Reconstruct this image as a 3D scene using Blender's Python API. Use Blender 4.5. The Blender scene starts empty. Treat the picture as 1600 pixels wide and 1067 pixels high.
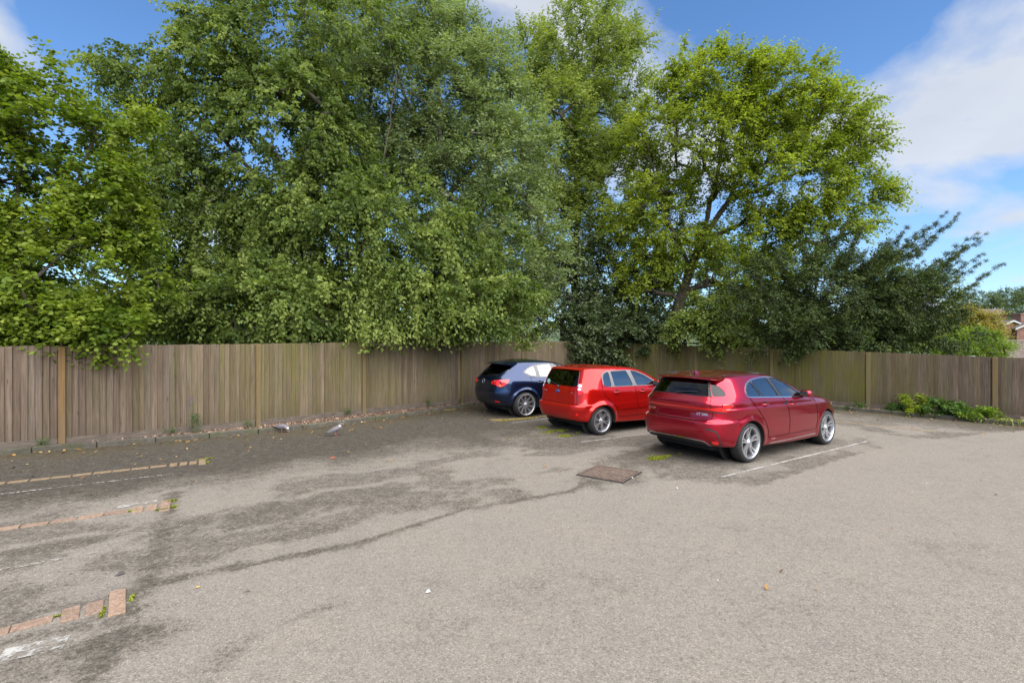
import bpy, bmesh, math, random
import numpy as np
from mathutils import Vector, Matrix
from mathutils.geometry import delaunay_2d_cdt

scene = bpy.context.scene
COL = scene.collection
R = math.radians

# ------------------------------------------------------------------ camera, sky, sun, exposure
EYE = 2.0            # camera height above the tarmac (m)
FPX = 765.0          # focal length in photograph pixels (1600 wide)
cam_d = bpy.data.cameras.new('camera')
cam = bpy.data.objects.new('camera', cam_d)
COL.objects.link(cam)
cam.location = (0, 0, EYE)
cam.rotation_euler = (R(90), 0, 0)
cam_d.sensor_width = 36.0
cam_d.lens = FPX / 1600 * 36.0
cam_d.clip_start = 0.05
cam_d.clip_end = 4000
scene.camera = cam

SUN_EL, SUN_AZ = R(52), R(152)      # azimuth clockwise from +Y (view direction): from behind the camera, to the right
world = bpy.data.worlds.new('World')
scene.world = world
world.use_nodes = True
wt = world.node_tree
for n in list(wt.nodes): wt.nodes.remove(n)
def wn(t, **k):
    n = wt.nodes.new(t)
    for a, b in k.items(): setattr(n, a, b)
    return n
w_out = wn('ShaderNodeOutputWorld'); w_bg = wn('ShaderNodeBackground')
sky = wn('ShaderNodeTexSky', sky_type='NISHITA', sun_disc=False, sun_elevation=SUN_EL, sun_rotation=SUN_AZ,
         altitude=0, air_density=1.0, dust_density=0.2, ozone_density=2.0)
w_bg.inputs['Strength'].default_value = 0.066
tc = wn('ShaderNodeTexCoord')
sep = wn('ShaderNodeSeparateXYZ')
wt.links.new(tc.outputs['Generated'], sep.inputs[0])
def wm(op, a, b=None, c=None):
    n = wn('ShaderNodeMath', operation=op)
    for i, x in enumerate((a, b, c)):
        if x is None: continue
        if isinstance(x, (int, float)): n.inputs[i].default_value = x
        else: wt.links.new(x, n.inputs[i])
    return n.outputs[0]
zc = wm('MAXIMUM', sep.outputs['Z'], 0.0)
den = wm('ADD', zc, 0.22)
cx = wm('DIVIDE', sep.outputs['X'], den)
cy = wm('DIVIDE', sep.outputs['Y'], den)
comb = wn('ShaderNodeCombineXYZ')
wt.links.new(cx, comb.inputs[0]); wt.links.new(cy, comb.inputs[1])
CLOUD_OFF = (10.356, 2.572, 10.5)
cm = wn('ShaderNodeMapping'); cm.inputs['Location'].default_value = CLOUD_OFF
wt.links.new(comb.outputs[0], cm.inputs[0])
n1 = wn('ShaderNodeTexNoise'); n1.inputs['Scale'].default_value = 1.15; n1.inputs['Detail'].default_value = 9
n1.inputs['Roughness'].default_value = 0.55; n1.inputs['Distortion'].default_value = 0.25
wt.links.new(cm.outputs[0], n1.inputs['Vector'])
cr = wn('ShaderNodeValToRGB')
cr.color_ramp.elements[0].position = 0.495; cr.color_ramp.elements[0].color = (0, 0, 0, 1)
cr.color_ramp.elements[1].position = 0.61; cr.color_ramp.elements[1].color = (1, 1, 1, 1)
wt.links.new(n1.outputs['Fac'], cr.inputs[0])
n2 = wn('ShaderNodeTexNoise'); n2.inputs['Scale'].default_value = 2.6; n2.inputs['Detail'].default_value = 6
wt.links.new(cm.outputs[0], n2.inputs['Vector'])
ccol = wn('ShaderNodeMix', data_type='RGBA')
ccol.inputs[6].default_value = (2.9, 3.15, 3.65, 1); ccol.inputs[7].default_value = (4.9, 5.0, 5.15, 1)
wt.links.new(n2.outputs['Fac'], ccol.inputs[0])
mixc = wn('ShaderNodeMix', data_type='RGBA')
cf = wm('MULTIPLY', cr.outputs[0], 0.88)
wt.links.new(cf, mixc.inputs[0])
skyk = wn('ShaderNodeMix', data_type='RGBA', blend_type='MULTIPLY'); skyk.inputs[0].default_value = 1.0
skyk.inputs[7].default_value = (0.66, 0.90, 1.12, 1)
wt.links.new(sky.outputs[0], skyk.inputs[6])
wt.links.new(skyk.outputs[2], mixc.inputs[6]); wt.links.new(ccol.outputs[2], mixc.inputs[7])
# pale haze low on the horizon
hz_fac = wm('MULTIPLY', wm('POWER', wm('SUBTRACT', 1.0, zc), 7.0), 0.40)
hmix = wn('ShaderNodeMix', data_type='RGBA'); hmix.inputs[7].default_value = (4.0, 4.7, 5.9, 1)
wt.links.new(hz_fac, hmix.inputs[0]); wt.links.new(mixc.outputs[2], hmix.inputs[6])
wt.links.new(hmix.outputs[2], w_bg.inputs['Color'])
wt.links.new(w_bg.outputs[0], w_out.inputs[0])

sun_d = bpy.data.lights.new('sun', 'SUN')
sun_d.energy = 3.1; sun_d.angle = R(96); sun_d.color = (1.0, 0.95, 0.88)
sun = bpy.data.objects.new('sun', sun_d); COL.objects.link(sun)
sd = Vector((math.sin(SUN_AZ) * math.cos(SUN_EL), math.cos(SUN_AZ) * math.cos(SUN_EL), math.sin(SUN_EL)))
sun.rotation_euler = (-sd).to_track_quat('-Z', 'Y').to_euler()
sun.location = (0, 0, 30)

vs = scene.view_settings
vs.view_transform = 'Standard'; vs.look = 'None'; vs.exposure = 1.55; vs.gamma = 1.0; vs.use_curve_mapping = False
scene.cycles.max_bounces = 9; scene.cycles.diffuse_bounces = 5; scene.cycles.transparent_max_bounces = 12
scene.cycles.transmission_bounces = 4; scene.cycles.glossy_bounces = 3
scene.cycles.caustics_reflective = False; scene.cycles.caustics_refractive = False

# ------------------------------------------------------------------ helpers
def gp(u, v, z=0.0):
    """point at height z seen at photograph pixel (u, v)"""
    Y = FPX * (EYE - z) / (v - 533.5)
    return np.array(((u - 800) / FPX * Y, Y, z))
def at(u, v, Y):
    return np.array(((u - 800) / FPX * Y, Y, EYE - (v - 533.5) / FPX * Y))

def tag(o, label=None, cat=None, group=None, kind=None):
    if label: o['label'] = label
    if cat: o['category'] = cat
    if group: o['group'] = group
    if kind: o['kind'] = kind
    return o
def empty(name, loc=(0, 0, 0), rz=0.0, parent=None):
    o = bpy.data.objects.new(name, None); COL.objects.link(o)
    o.location = loc; o.rotation_euler = (0, 0, rz); o.empty_display_size = 0.2
    if parent: o.parent = parent
    return o
def link(name, me, parent=None, mat=None):
    o = bpy.data.objects.new(name, me); COL.objects.link(o)
    if parent is not None: o.parent = parent
    if mat is not None and len(me.materials) == 0: me.materials.append(mat)
    return o
def pydata(name, verts, faces, mat=None, parent=None, smooth=False):
    me = bpy.data.meshes.new(name)
    me.from_pydata([tuple(map(float, v)) for v in verts], [], [tuple(map(int, f)) for f in faces])
    me.update()
    if smooth:
        me.polygons.foreach_set('use_smooth', [True] * len(me.polygons))
    return link(name, me, parent, mat)
def fastmesh(name, V, F, mat=None, parent=None, smooth=False, fattr=None):
    """V (n,3), F (m,k) numpy; fattr dict of face float attributes"""
    V = np.asarray(V, np.float32); F = np.asarray(F, np.int32)
    me = bpy.data.meshes.new(name)
    m, k = F.shape
    me.vertices.add(len(V)); me.vertices.foreach_set('co', V.ravel())
    me.loops.add(m * k); me.loops.foreach_set('vertex_index', F.ravel())
    me.polygons.add(m)
    me.polygons.foreach_set('loop_start', np.arange(0, m * k, k, dtype=np.int32))
    if smooth: me.polygons.foreach_set('use_smooth', np.ones(m, bool))
    if fattr:
        for an, av in fattr.items():
            a = me.attributes.new(an, 'FLOAT', 'FACE')
            a.data.foreach_set('value', np.asarray(av, np.float32))
    me.update(calc_edges=True)
    me.validate()
    return link(name, me, parent, mat)

class MB:
    """collects shapes; build() links them as one mesh object"""
    def __init__(s): s.V = []; s.F = []
    def add(s, V, F):
        n = len(s.V); s.V += [tuple(v) for v in V]; s.F += [tuple(i + n for i in f) for f in F]; return s
    def box(s, c, d, rz=0.0, M=None):
        x, y, z = d[0] / 2, d[1] / 2, d[2] / 2
        P = [Vector((a * x, b * y, e * z)) for e in (-1, 1) for b in (-1, 1) for a in (-1, 1)]
        if rz: P = [Matrix.Rotation(rz, 3, 'Z') @ p for p in P]
        if M is not None: P = [M @ p for p in P]
        P = [p + Vector(c) for p in P]
        return s.add(P, [(0, 2, 3, 1), (4, 5, 7, 6), (0, 1, 5, 4), (2, 6, 7, 3), (0, 4, 6, 2), (1, 3, 7, 5)])
    def tube(s, pts, rad, n=6, cap=True):
        pts = [Vector(p) for p in pts]
        if isinstance(rad, (int, float)): rad = [rad] * len(pts)
        V = []; F = []
        up = Vector((0, 0, 1))
        for i, p in enumerate(pts):
            t = (pts[min(i + 1, len(pts) - 1)] - pts[max(i - 1, 0)]).normalized()
            a = t.cross(up)
            if a.length < 1e-3: a = t.cross(Vector((1, 0, 0)))
            a.normalize(); b = t.cross(a).normalized()
            for k in range(n):
                w = 2 * math.pi * k / n
                V.append(p + (a * math.cos(w) + b * math.sin(w)) * rad[i])
        for i in range(len(pts) - 1):
            for k in range(n):
                k2 = (k + 1) % n
                F.append((i * n + k, i * n + k2, (i + 1) * n + k2, (i + 1) * n + k))
        if cap:
            F.append(tuple(range(n))[::-1]); F.append(tuple((len(pts) - 1) * n + k for k in range(n)))
        return s.add(V, F)
    def lathe(s, prof, n=24, axis='y', c=(0, 0, 0), closed=False):
        """prof: list of (r, h)"""
        V = []; F = []
        for r, h in prof:
            for k in range(n):
                w = 2 * math.pi * k / n
                a, b = r * math.cos(w), r * math.sin(w)
                p = (a, h, b) if axis == 'y' else ((a, b, h) if axis == 'z' else (h, a, b))
                V.append((p[0] + c[0], p[1] + c[1], p[2] + c[2]))
        m = len(prof)
        for i in range(m if closed else m - 1):
            j = (i + 1) % m
            for k in range(n):
                k2 = (k + 1) % n
                F.append((i * n + k, j * n + k, j * n + k2, i * n + k2))
        return s.add(V, F)
    def build(s, name, mat=None, parent=None, smooth=False, bevel=0.0, segs=2):
        me = bpy.data.meshes.new(name)
        me.from_pydata([tuple(v) for v in s.V], [], s.F); me.update()
        bm = bmesh.new(); bm.from_mesh(me)
        if bevel > 0:
            bmesh.ops.bevel(bm, geom=[e for e in bm.edges if len(e.link_faces) == 2 and e.calc_face_angle(0) > 0.5],
                            offset=bevel, segments=segs, affect='EDGES', profile=0.5)
        bmesh.ops.recalc_face_normals(bm, faces=bm.faces)
        bm.to_mesh(me); bm.free()
        if smooth: me.polygons.foreach_set('use_smooth', [True] * len(me.polygons))
        return link(name, me, parent, mat)

def copy_tree(o, parent=None):
    c = o.copy(); COL.objects.link(c)
    c.parent = parent
    for ch in [x for x in bpy.data.objects if x.parent == o and x != c]:
        copy_tree(ch, c)
    return c

# ---- numpy value noise
def nrm(a): return a / np.maximum(np.linalg.norm(a, axis=-1, keepdims=True), 1e-6)

def _hash(ix, iy, seed):
    h = (ix.astype(np.int64) * 374761393 + iy.astype(np.int64) * 668265263 + seed * 974634777) & 0xffffffff
    h = ((h ^ (h >> 13)) * 1274126177) & 0xffffffff
    return ((h ^ (h >> 16)) & 0xffff) / 65535.0
def vnoise(x, y, seed=0):
    ix, iy = np.floor(x), np.floor(y); fx, fy = x - ix, y - iy
    fx = fx * fx * (3 - 2 * fx); fy = fy * fy * (3 - 2 * fy)
    a = _hash(ix, iy, seed); b = _hash(ix + 1, iy, seed); c = _hash(ix, iy + 1, seed); d = _hash(ix + 1, iy + 1, seed)
    return (a * (1 - fx) + b * fx) * (1 - fy) + (c * (1 - fx) + d * fx) * fy
def fbm(x, y, sc, seed=0, oct=4):
    r = 0; a = 0.5; t = 0
    for i in range(oct):
        r = r + a * vnoise(x * sc + i * 17.3, y * sc + i * 9.1, seed + i); t += a; a *= 0.5; sc *= 2.03
    return r / t
def sstep(e0, e1, x):
    t = np.clip((x - e0) / (e1 - e0), 0, 1); return t * t * (3 - 2 * t)
def seg_dist(px, py, poly):
    """unsigned distance from points to a polyline"""
    best = np.full(px.shape, 1e9)
    for (x0, y0), (x1, y1) in zip(poly[:-1], poly[1:]):
        dx, dy = x1 - x0, y1 - y0
        t = np.clip(((px - x0) * dx + (py - y0) * dy) / (dx * dx + dy * dy), 0, 1)
        best = np.minimum(best, np.hypot(px - x0 - t * dx, py - y0 - t * dy))
    return best
def pip(px, py, poly):
    inside = np.zeros(np.shape(px), bool); n = len(poly); j = n - 1
    for i in range(n):
        xi, yi = poly[i]; xj, yj = poly[j]
        if yi != yj:
            c = ((yi > py) != (yj > py)) & (px < (xj - xi) * (py - yi) / (yj - yi) + xi)
            inside ^= c
        j = i
    return inside

# ---- materials
class NT:
    def __init__(s, name):
        s.m = bpy.data.materials.new(name); s.m.use_nodes = True
        s.t = s.m.node_tree
        s.b = s.t.nodes['Principled BSDF']; s.out = s.t.nodes['Material Output']
    def n(s, t, **k):
        n = s.t.nodes.new(t)
        for a, b in k.items(): setattr(n, a, b)
        return n
    def l(s, a, b): s.t.links.new(a, b)
    def setv(s, sock, x):
        if hasattr(x, 'is_linked') or isinstance(x, bpy.types.NodeSocket): s.l(x, sock)
        else: sock.default_value = x
    def math(s, op, a, b=None, c=None, clamp=False):
        n = s.n('ShaderNodeMath', operation=op, use_clamp=clamp)
        for i, x in enumerate((a, b, c)):
            if x is not None: s.setv(n.inputs[i], x)
        return n.outputs[0]
    def mix(s, f, a, b, blend='MIX'):
        n = s.n('ShaderNodeMix', data_type='RGBA', blend_type=blend)
        s.setv(n.inputs[0], f); s.setv(n.inputs[6], a if not isinstance(a, tuple) else (*a, 1)[:4])
        s.setv(n.inputs[7], b if not isinstance(b, tuple) else (*b, 1)[:4])
        return n.outputs[2]
    def noise(s, vec, scale, detail=4, rough=0.55, dist=0.0):
        n = s.n('ShaderNodeTexNoise'); n.inputs['Scale'].default_value = scale; n.inputs['Detail'].default_value = detail
        n.inputs['Roughness'].default_value = rough; n.inputs['Distortion'].default_value = dist
        if vec is not None: s.l(vec, n.inputs['Vector'])
        return n.outputs['Fac']
    def ramp(s, f, stops):
        n = s.n('ShaderNodeValToRGB'); e = n.color_ramp.elements
        while len(e) < len(stops): e.new(0.5)
        for i, (p, c) in enumerate(stops):
            e[i].position = p; e[i].color = (*c, 1) if not isinstance(c, (int, float)) else (c, c, c, 1)
        s.l(f, n.inputs[0]); return n.outputs[0]
    def obj(s): return s.n('ShaderNodeTexCoord').outputs['Object']
    def pos(s): return s.n('ShaderNodeNewGeometry').outputs['Position']
    def mapping(s, vec, scale=(1, 1, 1), loc=(0, 0, 0)):
        n = s.n('ShaderNodeMapping'); n.inputs['Scale'].default_value = scale; n.inputs['Location'].default_value = loc
        s.l(vec, n.inputs[0]); return n.outputs[0]
    def attr(s, name): return s.n('ShaderNodeAttribute', attribute_name=name).outputs['Fac']
    def bump(s, h, strength=0.3, dist=0.01):
        n = s.n('ShaderNodeBump'); n.inputs['Strength'].default_value = strength; n.inputs['Distance'].default_value = dist
        s.l(h, n.inputs['Height']); s.l(n.outputs[0], s.b.inputs['Normal'])
    def col(s, x): s.setv(s.b.inputs['Base Color'], (*x, 1) if isinstance(x, tuple) and len(x) == 3 else x)
    def rough(s, x): s.setv(s.b.inputs['Roughness'], x)

def simple(name, col, rough=0.6, metal=0.0, spec=0.5, coat=0.0, var=0.0, vscale=20, bump=0.0, bscale=60):
    m = NT(name)
    if var > 0:
        f = m.noise(m.obj(), vscale, 5)
        lo = tuple(c * (1 - var) for c in col); hi = tuple(min(1, c * (1 + var)) for c in col)
        m.col(m.ramp(f, [(0.3, lo), (0.7, hi)]))
    else: m.col(col)
    m.rough(rough); m.b.inputs['Metallic'].default_value = metal
    m.b.inputs['Specular IOR Level'].default_value = spec
    m.b.inputs['Coat Weight'].default_value = coat; m.b.inputs['Coat Roughness'].default_value = 0.03
    if bump > 0: m.bump(m.noise(m.obj(), bscale, 4), bump, 0.01)
    return m.m

def leaf_mat(name, dark, mid, light, trans=0.35, rough=0.55, tcol=None, spec=0.22):
    m = NT(name)
    c = m.ramp(m.attr('tint'), [(0.0, dark), (0.5, mid), (1.0, light)])
    m.col(c); m.rough(rough); m.b.inputs['Specular IOR Level'].default_value = spec
    tr = m.n('ShaderNodeBsdfTranslucent')
    tint = m.mix(1.0, c, tcol or (1.30, 1.38, 0.50), 'MULTIPLY')
    m.l(tint, tr.inputs['Color'])
    mx = m.n('ShaderNodeMixShader'); mx.inputs[0].default_value = trans
    m.l(m.b.outputs[0], mx.inputs[1]); m.l(tr.outputs[0], mx.inputs[2]); m.l(mx.outputs[0], m.out.inputs[0])
    return m.m
# ------------------------------------------------------------------ lot outline (metres; camera above the origin, +Y = view)
KL = [(-13.26, 5.97), (-8.96, 8.57), (-6.15, 10.23), (-5.05, 10.92), (-3.97, 11.80), (-2.48, 13.45), (-1.11, 15.30), (3.45, 20.55)]
KR = [(3.45, 20.55), (9.50, 14.45), (10.25, 13.55), (11.00, 12.75), (11.95, 11.55), (14.6, 8.2)]
FL = [(-12.7, 6.57), (-8.40, 9.14), (-5.82, 11.20), (-3.95, 13.03), (-1.58, 15.30), (3.57, 21.43)]
FR = [(3.57, 21.43), (9.45, 15.06), (12.40, 11.86), (15.6, 8.4)]
LOT = KL + KR[1:] + [(40, -24), (-40, -24)]

def arc(poly):
    P = np.array(poly, float); d = np.hypot(*(P[1:] - P[:-1]).T); return P, np.concatenate([[0], np.cumsum(d)])
def along(poly, s):
    P, A = arc(poly); s = min(max(s, 0), A[-1] - 1e-6)
    i = int(np.searchsorted(A, s, 'right') - 1); i = min(i, len(P) - 2)
    t = (s - A[i]) / (A[i + 1] - A[i]); p = P[i] * (1 - t) + P[i + 1] * t
    d = (P[i + 1] - P[i]) / (A[i + 1] - A[i]); return p, d
def hit(poly, u):
    """arc length where the sight line through photograph column u meets a polyline"""
    k = (u - 800) / FPX; P, A = arc(poly)
    for i in range(len(P) - 1):
        f0 = P[i][0] - k * P[i][1]; f1 = P[i + 1][0] - k * P[i + 1][1]
        if f0 * f1 <= 0: return A[i] + (A[i + 1] - A[i]) * f0 / (f0 - f1)
    return None

# ------------------------------------------------------------------ terrain (reaches the horizon)
def terrain_z(d):
    return np.interp(d, [0, 26, 32, 45, 62, 100, 150, 220, 420, 3000], [-.12, -.12, -.6, -2.6, -2.8, 0.0, 3.5, 8.0, 9.0, 9.0])
rr = np.array([0, 10, 22, 25, 28, 32, 36, 41, 46, 54, 63, 75, 90, 110, 130, 150, 180, 220, 300, 420, 700, 1500, 3000.])
na = 96
V = [(0, 0, -.12)]; Fq = []
for r in rr[1:]:
    for k in range(na):
        a = 2 * math.pi * k / na
        V.append((r * math.sin(a), r * math.cos(a), float(terrain_z(r)) + (0 if r < 26 else 0.3 * math.sin(a * 9 + r))))
for k in range(na): Fq.append((0, 1 + (k + 1) % na, 1 + k))
for i in range(len(rr) - 2):
    for k in range(na):
        k2 = (k + 1) % na; b0 = 1 + i * na; b1 = b0 + na
        Fq.append((b0 + k, b0 + k2, b1 + k2, b1 + k))
m = NT('meadow'); f = m.noise(m.pos(), 0.35, 6); f2 = m.noise(m.pos(), 6, 4)
m.col(m.mix(f2, m.ramp(f, [(0.3, (.035, .06, .015)), (0.7, (.075, .11, .03))]), (.05, .07, .02))); m.rough(0.9)
MEADOW = m.m
tag(pydata('terrain', V, Fq, MEADOW, smooth=True), kind='structure')

# ------------------------------------------------------------------ tarmac
xs = np.concatenate([np.linspace(-34, -14.5, 10), np.arange(-14, 15.01, 0.1), np.linspace(15.5, 34, 10)])
ys = np.concatenate([np.linspace(-22, 0.8, 14), np.arange(1.0, 21.2, 0.1)])
GX, GY = np.meshgrid(xs, ys)
px, py = GX.ravel(), GY.ravel()
dl = seg_dist(px, py, KL); dr = seg_dist(px, py, KR)
G = lambda pts: [tuple(gp(*p)[:2]) for p in pts]
seam1 = G([(140, 1067), (175, 1010), (205, 955), (228, 905), (245, 860), (262, 805), (270, 770)])
seam2 = G([(205, 935), (228, 913), (330, 893), (450, 870), (560, 848), (650, 820), (720, 797), (800, 783), (890, 768), (925, 752)])
old_zone = G([(-300, 1400), (60, 1300), (140, 1067), (228, 908), (330, 893), (450, 870), (560, 848), (650, 820), (720, 797), (800, 783), (890, 768), (925, 752), (1080, 752), (1180, 762), (1300, 722), (1400, 692), (1600, 672), (1900, 668), (1500, 600), (900, 590), (0, 600), (-600, 700)])
n_a = fbm(px, py, 0.55, 3, 5); n_b = fbm(px, py, 1.7, 11, 5); n_c = fbm(px, py, 5.0, 23, 4)
# streaks that run along the bays
bd = R(58); ax = px * math.sin(bd) + py * math.cos(bd); ay = px * math.cos(bd) - py * math.sin(bd)
n_s = fbm(ax * 0.35, ay * 1.3, 1.5, 31, 5)
inold = pip(px, py, old_zone).astype(float)
reach = np.interp(px, [-9, -5, -2.5, 0, 3, 6], [3.7, 3.8, 3.7, 4.1, 4.6, 4.8])
shaded_damp = 1 - sstep(reach - 1.2, reach + 1.4, dl + (n_a - .5) * 2.6 + (n_b - .5) * 1.2)  # damp dirt plus tree shade along the fence, both put into the colour
shaded_damp = np.maximum(shaded_damp, (1 - sstep(.5, 2.6, dr + (n_b - .5) * 1.8)) * 0.75)
blot = sstep(.52, .60, 0.5 * n_s + 0.5 * n_b + 0.05) * 0.85
stain_shade = inold * np.maximum(shaded_damp * 0.90, 0.12 + 0.44 * blot)
w1 = 0.05 + 0.07 * fbm(px, py, 1.2, 5); w2 = 0.03 + 0.11 * n_b
s1 = 1 - sstep(.3, 1.0, seg_dist(px, py, seam1) / (w1 * 1.25) + (n_c - .5) * 1.0)
side = np.zeros_like(px)
s2 = 1 - sstep(.3, 1.0, seg_dist(px, py, seam2) / (w2 * 1.3) + (n_c - .5) * 1.0)
stain_shade = np.maximum(stain_shade, np.maximum(s1 * .72, s2 * .66))
# a second drag mark in the light tarmac and odd patches
drag = G([(330, 1040), (400, 995), (470, 965), (525, 942)])
s3 = (1 - sstep(.2, 1.0, seg_dist(px, py, drag) / 0.11 + (n_c - .5) * 1.9)) * .42
stain_shade = np.maximum(stain_shade, s3)
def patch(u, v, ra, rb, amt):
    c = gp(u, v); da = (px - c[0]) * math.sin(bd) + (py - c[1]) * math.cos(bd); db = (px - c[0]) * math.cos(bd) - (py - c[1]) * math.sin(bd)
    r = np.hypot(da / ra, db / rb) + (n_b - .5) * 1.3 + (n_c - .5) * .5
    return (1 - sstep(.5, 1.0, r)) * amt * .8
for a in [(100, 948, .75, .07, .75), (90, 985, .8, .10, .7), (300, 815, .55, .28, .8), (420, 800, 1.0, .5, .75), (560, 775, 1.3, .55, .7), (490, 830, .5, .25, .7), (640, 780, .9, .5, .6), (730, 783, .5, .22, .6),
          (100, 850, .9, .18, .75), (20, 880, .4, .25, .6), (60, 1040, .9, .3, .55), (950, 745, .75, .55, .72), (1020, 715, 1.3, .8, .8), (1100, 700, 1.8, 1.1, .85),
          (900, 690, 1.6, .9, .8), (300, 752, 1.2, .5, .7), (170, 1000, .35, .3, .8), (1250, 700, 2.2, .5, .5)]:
    stain_shade = np.maximum(stain_shade, patch(*a))
stain_shade = np.maximum(stain_shade, 0.10 * n_a + sstep(.62, .85, n_b) * .18)
moss = (1 - sstep(.1, 1.1, np.minimum(dl, dr) + (n_b - .5) * 1.2)) * .9
moss = np.maximum(moss, patch(880, 672, 1.5, .7, .6)); moss = np.maximum(moss, patch(800, 650, 1.6, .6, .6))
moss = np.maximum(moss, patch(1030, 708, .8, .5, .35))
gz = 0.006 * (fbm(px, py, .35, 77, 3) - .5)
nx, ny = len(xs), len(ys)
idx = np.arange(nx * ny).reshape(ny, nx)
Fq = np.stack([idx[:-1, :-1], idx[:-1, 1:], idx[1:, 1:], idx[1:, :-1]], -1).reshape(-1, 4)
fc = np.stack([px[Fq].mean(1), py[Fq].mean(1)], 1)
keep = pip(fc[:, 0], fc[:, 1], LOT) | (np.minimum(seg_dist(fc[:, 0], fc[:, 1], KL), seg_dist(fc[:, 0], fc[:, 1], KR)) < .10)
tar = fastmesh('tarmac', np.stack([px, py, gz], 1), Fq[keep], smooth=True)
for nm, arr in (('stain_shade', stain_shade), ('moss', moss)):
    a = tar.data.attributes.new(nm, 'FLOAT', 'POINT'); a.data.foreach_set('value', np.clip(arr, 0, 1).astype(np.float32))
tag(tar, kind='structure')
m = NT('worn_tarmac'); P = m.pos()
fine = m.noise(P, 95, 3, .7); mid = m.noise(P, 26, 4, .6); big = m.noise(P, 1.1, 5, .6)
vor = m.n('ShaderNodeTexVoronoi'); vor.inputs['Scale'].default_value = 115; m.l(P, vor.inputs['Vector'])
vsep = m.n('ShaderNodeSeparateColor'); m.l(vor.outputs['Color'], vsep.inputs[0])
st = m.math('ADD', m.attr('stain_shade'), m.math('MULTIPLY', m.math('SUBTRACT', fine, .5), 1.15))
st = m.math('ADD', st, m.math('MULTIPLY', m.math('SUBTRACT', mid, .5), 1.35))
st = m.math('ADD', st, m.math('MULTIPLY', m.math('SUBTRACT', m.noise(P, 7, 4, .6), .5), .8), clamp=True)
base = m.ramp(st, [(0.0, (.214, .190, .160)), (.30, (.180, .159, .133)), (.58, (.108, .094, .075)), (1.0, (.046, .039, .030))])
stone = m.ramp(vsep.outputs[0], [(0.0, .55), (.12, .72), (.5, .98), (.86, 1.10), (.97, 1.45)])
base = m.mix(.8, base, stone, 'MULTIPLY')
base = m.mix(.4, base, m.ramp(big, [(.3, (.86, .86, .88)), (.7, (1.08, 1.05, 1.0))]), 'MULTIPLY')
mo = m.math('MULTIPLY', m.attr('moss'), m.ramp(m.noise(P, 9, 5), [(.35, .15), (.65, 1.0)]))
base = m.mix(m.math('MULTIPLY', mo, .75), base, (.075, .058, .022))
m.col(base); m.rough(.93); m.b.inputs['Specular IOR Level'].default_value = .25
hh = m.math('ADD', m.math('MULTIPLY', vor.outputs['Distance'], -.6), fine)
m.bump(hh, .5, .008)
tar.data.materials.append(m.m)

# ------------------------------------------------------------------ kerbs
m = NT('kerb_concrete'); P = m.pos(); rnd = m.n('ShaderNodeObjectInfo').outputs['Random']
c = m.ramp(m.noise(P, 7, 6, .65), [(.25, (.040, .034, .025)), (.55, (.085, .074, .057)), (.8, (.16, .145, .115))])
c = m.mix(m.math('MULTIPLY', m.ramp(m.noise(P, 2.2, 4), [(.45, 0.), (.62, 1.)]), .6), c, (.055, .06, .022))
c = m.mix(.3, c, m.ramp(rnd, [(0, .6), (1, 1.3)]), 'MULTIPLY')
m.col(c); m.rough(.9); m.bump(m.noise(P, 60, 5), .5, .006)
KERB = m.m
ks = MB().box((0, .0625, .02), (.895, .125, .17)).build('kerb_stone', KERB, None, bevel=.016)
kmesh = ks.data; bpy.data.objects.remove(ks)
rng = np.random.default_rng(4)
for nm, poly in (('kerb_along_long_fence', KL), ('kerb_along_short_fence', KR)):
    root = tag(empty('kerb'), kind='structure'); root.name = 'kerb'
    L = arc(poly)[1][-1]; s = 0.45
    while s < L - .3:
        p, _ = along(poly, s); a, _ = along(poly, s - .44); b, _ = along(poly, s + .44)
        d = (b - a) / np.hypot(*(b - a))
        o = link('kerb_stone', kmesh, root)
        o.location = (p[0], p[1], float(rng.normal(0, .004))); o.rotation_euler = (float(rng.normal(0, .012)), float(rng.normal(0, .004)), math.atan2(d[1], d[0]) + float(rng.normal(0, .006)))
        s += .905

# verge between kerb and fence
def offset_poly(poly, off):
    P = np.array(poly); out = []
    for i in range(len(P)):
        d = P[min(i + 1, len(P) - 1)] - P[max(i - 1, 0)]; d = d / np.hypot(*d); out.append(P[i] + off * np.array((-d[1], d[0])))
    return out
m = NT('verge_soil'); P = m.pos()
c = m.ramp(m.noise(P, 30, 5, .7), [(.3, (.06, .04, .026)), (.55, (.16, .105, .07)), (.75, (.30, .20, .13))])
m.col(c); m.rough(.95); m.bump(m.noise(P, 45, 5), 1.0, .02); SOIL = m.m
for poly in (KL, KR):
    a = offset_poly(poly, .118); b = offset_poly(poly, 2.2)
    V = [(p[0], p[1], .072) for p in a] + [(p[0], p[1], .07) for p in b]; n = len(a)
    tag(pydata('verge', V, [(i, i + 1, n + i + 1, n + i) for i in range(n - 1)], SOIL), kind='structure')

# ------------------------------------------------------------------ fences
m = NT('weathered_boards'); oi = m.n('ShaderNodeObjectInfo'); rnd = oi.outputs['Random']
osep = m.n('ShaderNodeSeparateColor'); m.l(oi.outputs['Color'], osep.inputs[0])
O = m.obj(); cmb = m.n('ShaderNodeCombineXYZ'); m.l(m.math('MULTIPLY', rnd, 40.), cmb.inputs[0]); m.l(m.math('MULTIPLY', rnd, 13.), cmb.inputs[2])
vadd = m.n('ShaderNodeVectorMath', operation='ADD'); m.l(O, vadd.inputs[0]); m.l(cmb.outputs[0], vadd.inputs[1]); OV = vadd.outputs[0]
grain = m.noise(m.mapping(OV, (70, 20, 3.0)), 1.0, 6, .65, .8)
blot = m.noise(m.mapping(OV, (5, 3, 1.6)), 1.0, 4)
c = m.ramp(grain, [(.25, (.068, .050, .038)), (.5, (.136, .105, .081)), (.75, (.212, .172, .138))])
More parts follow.
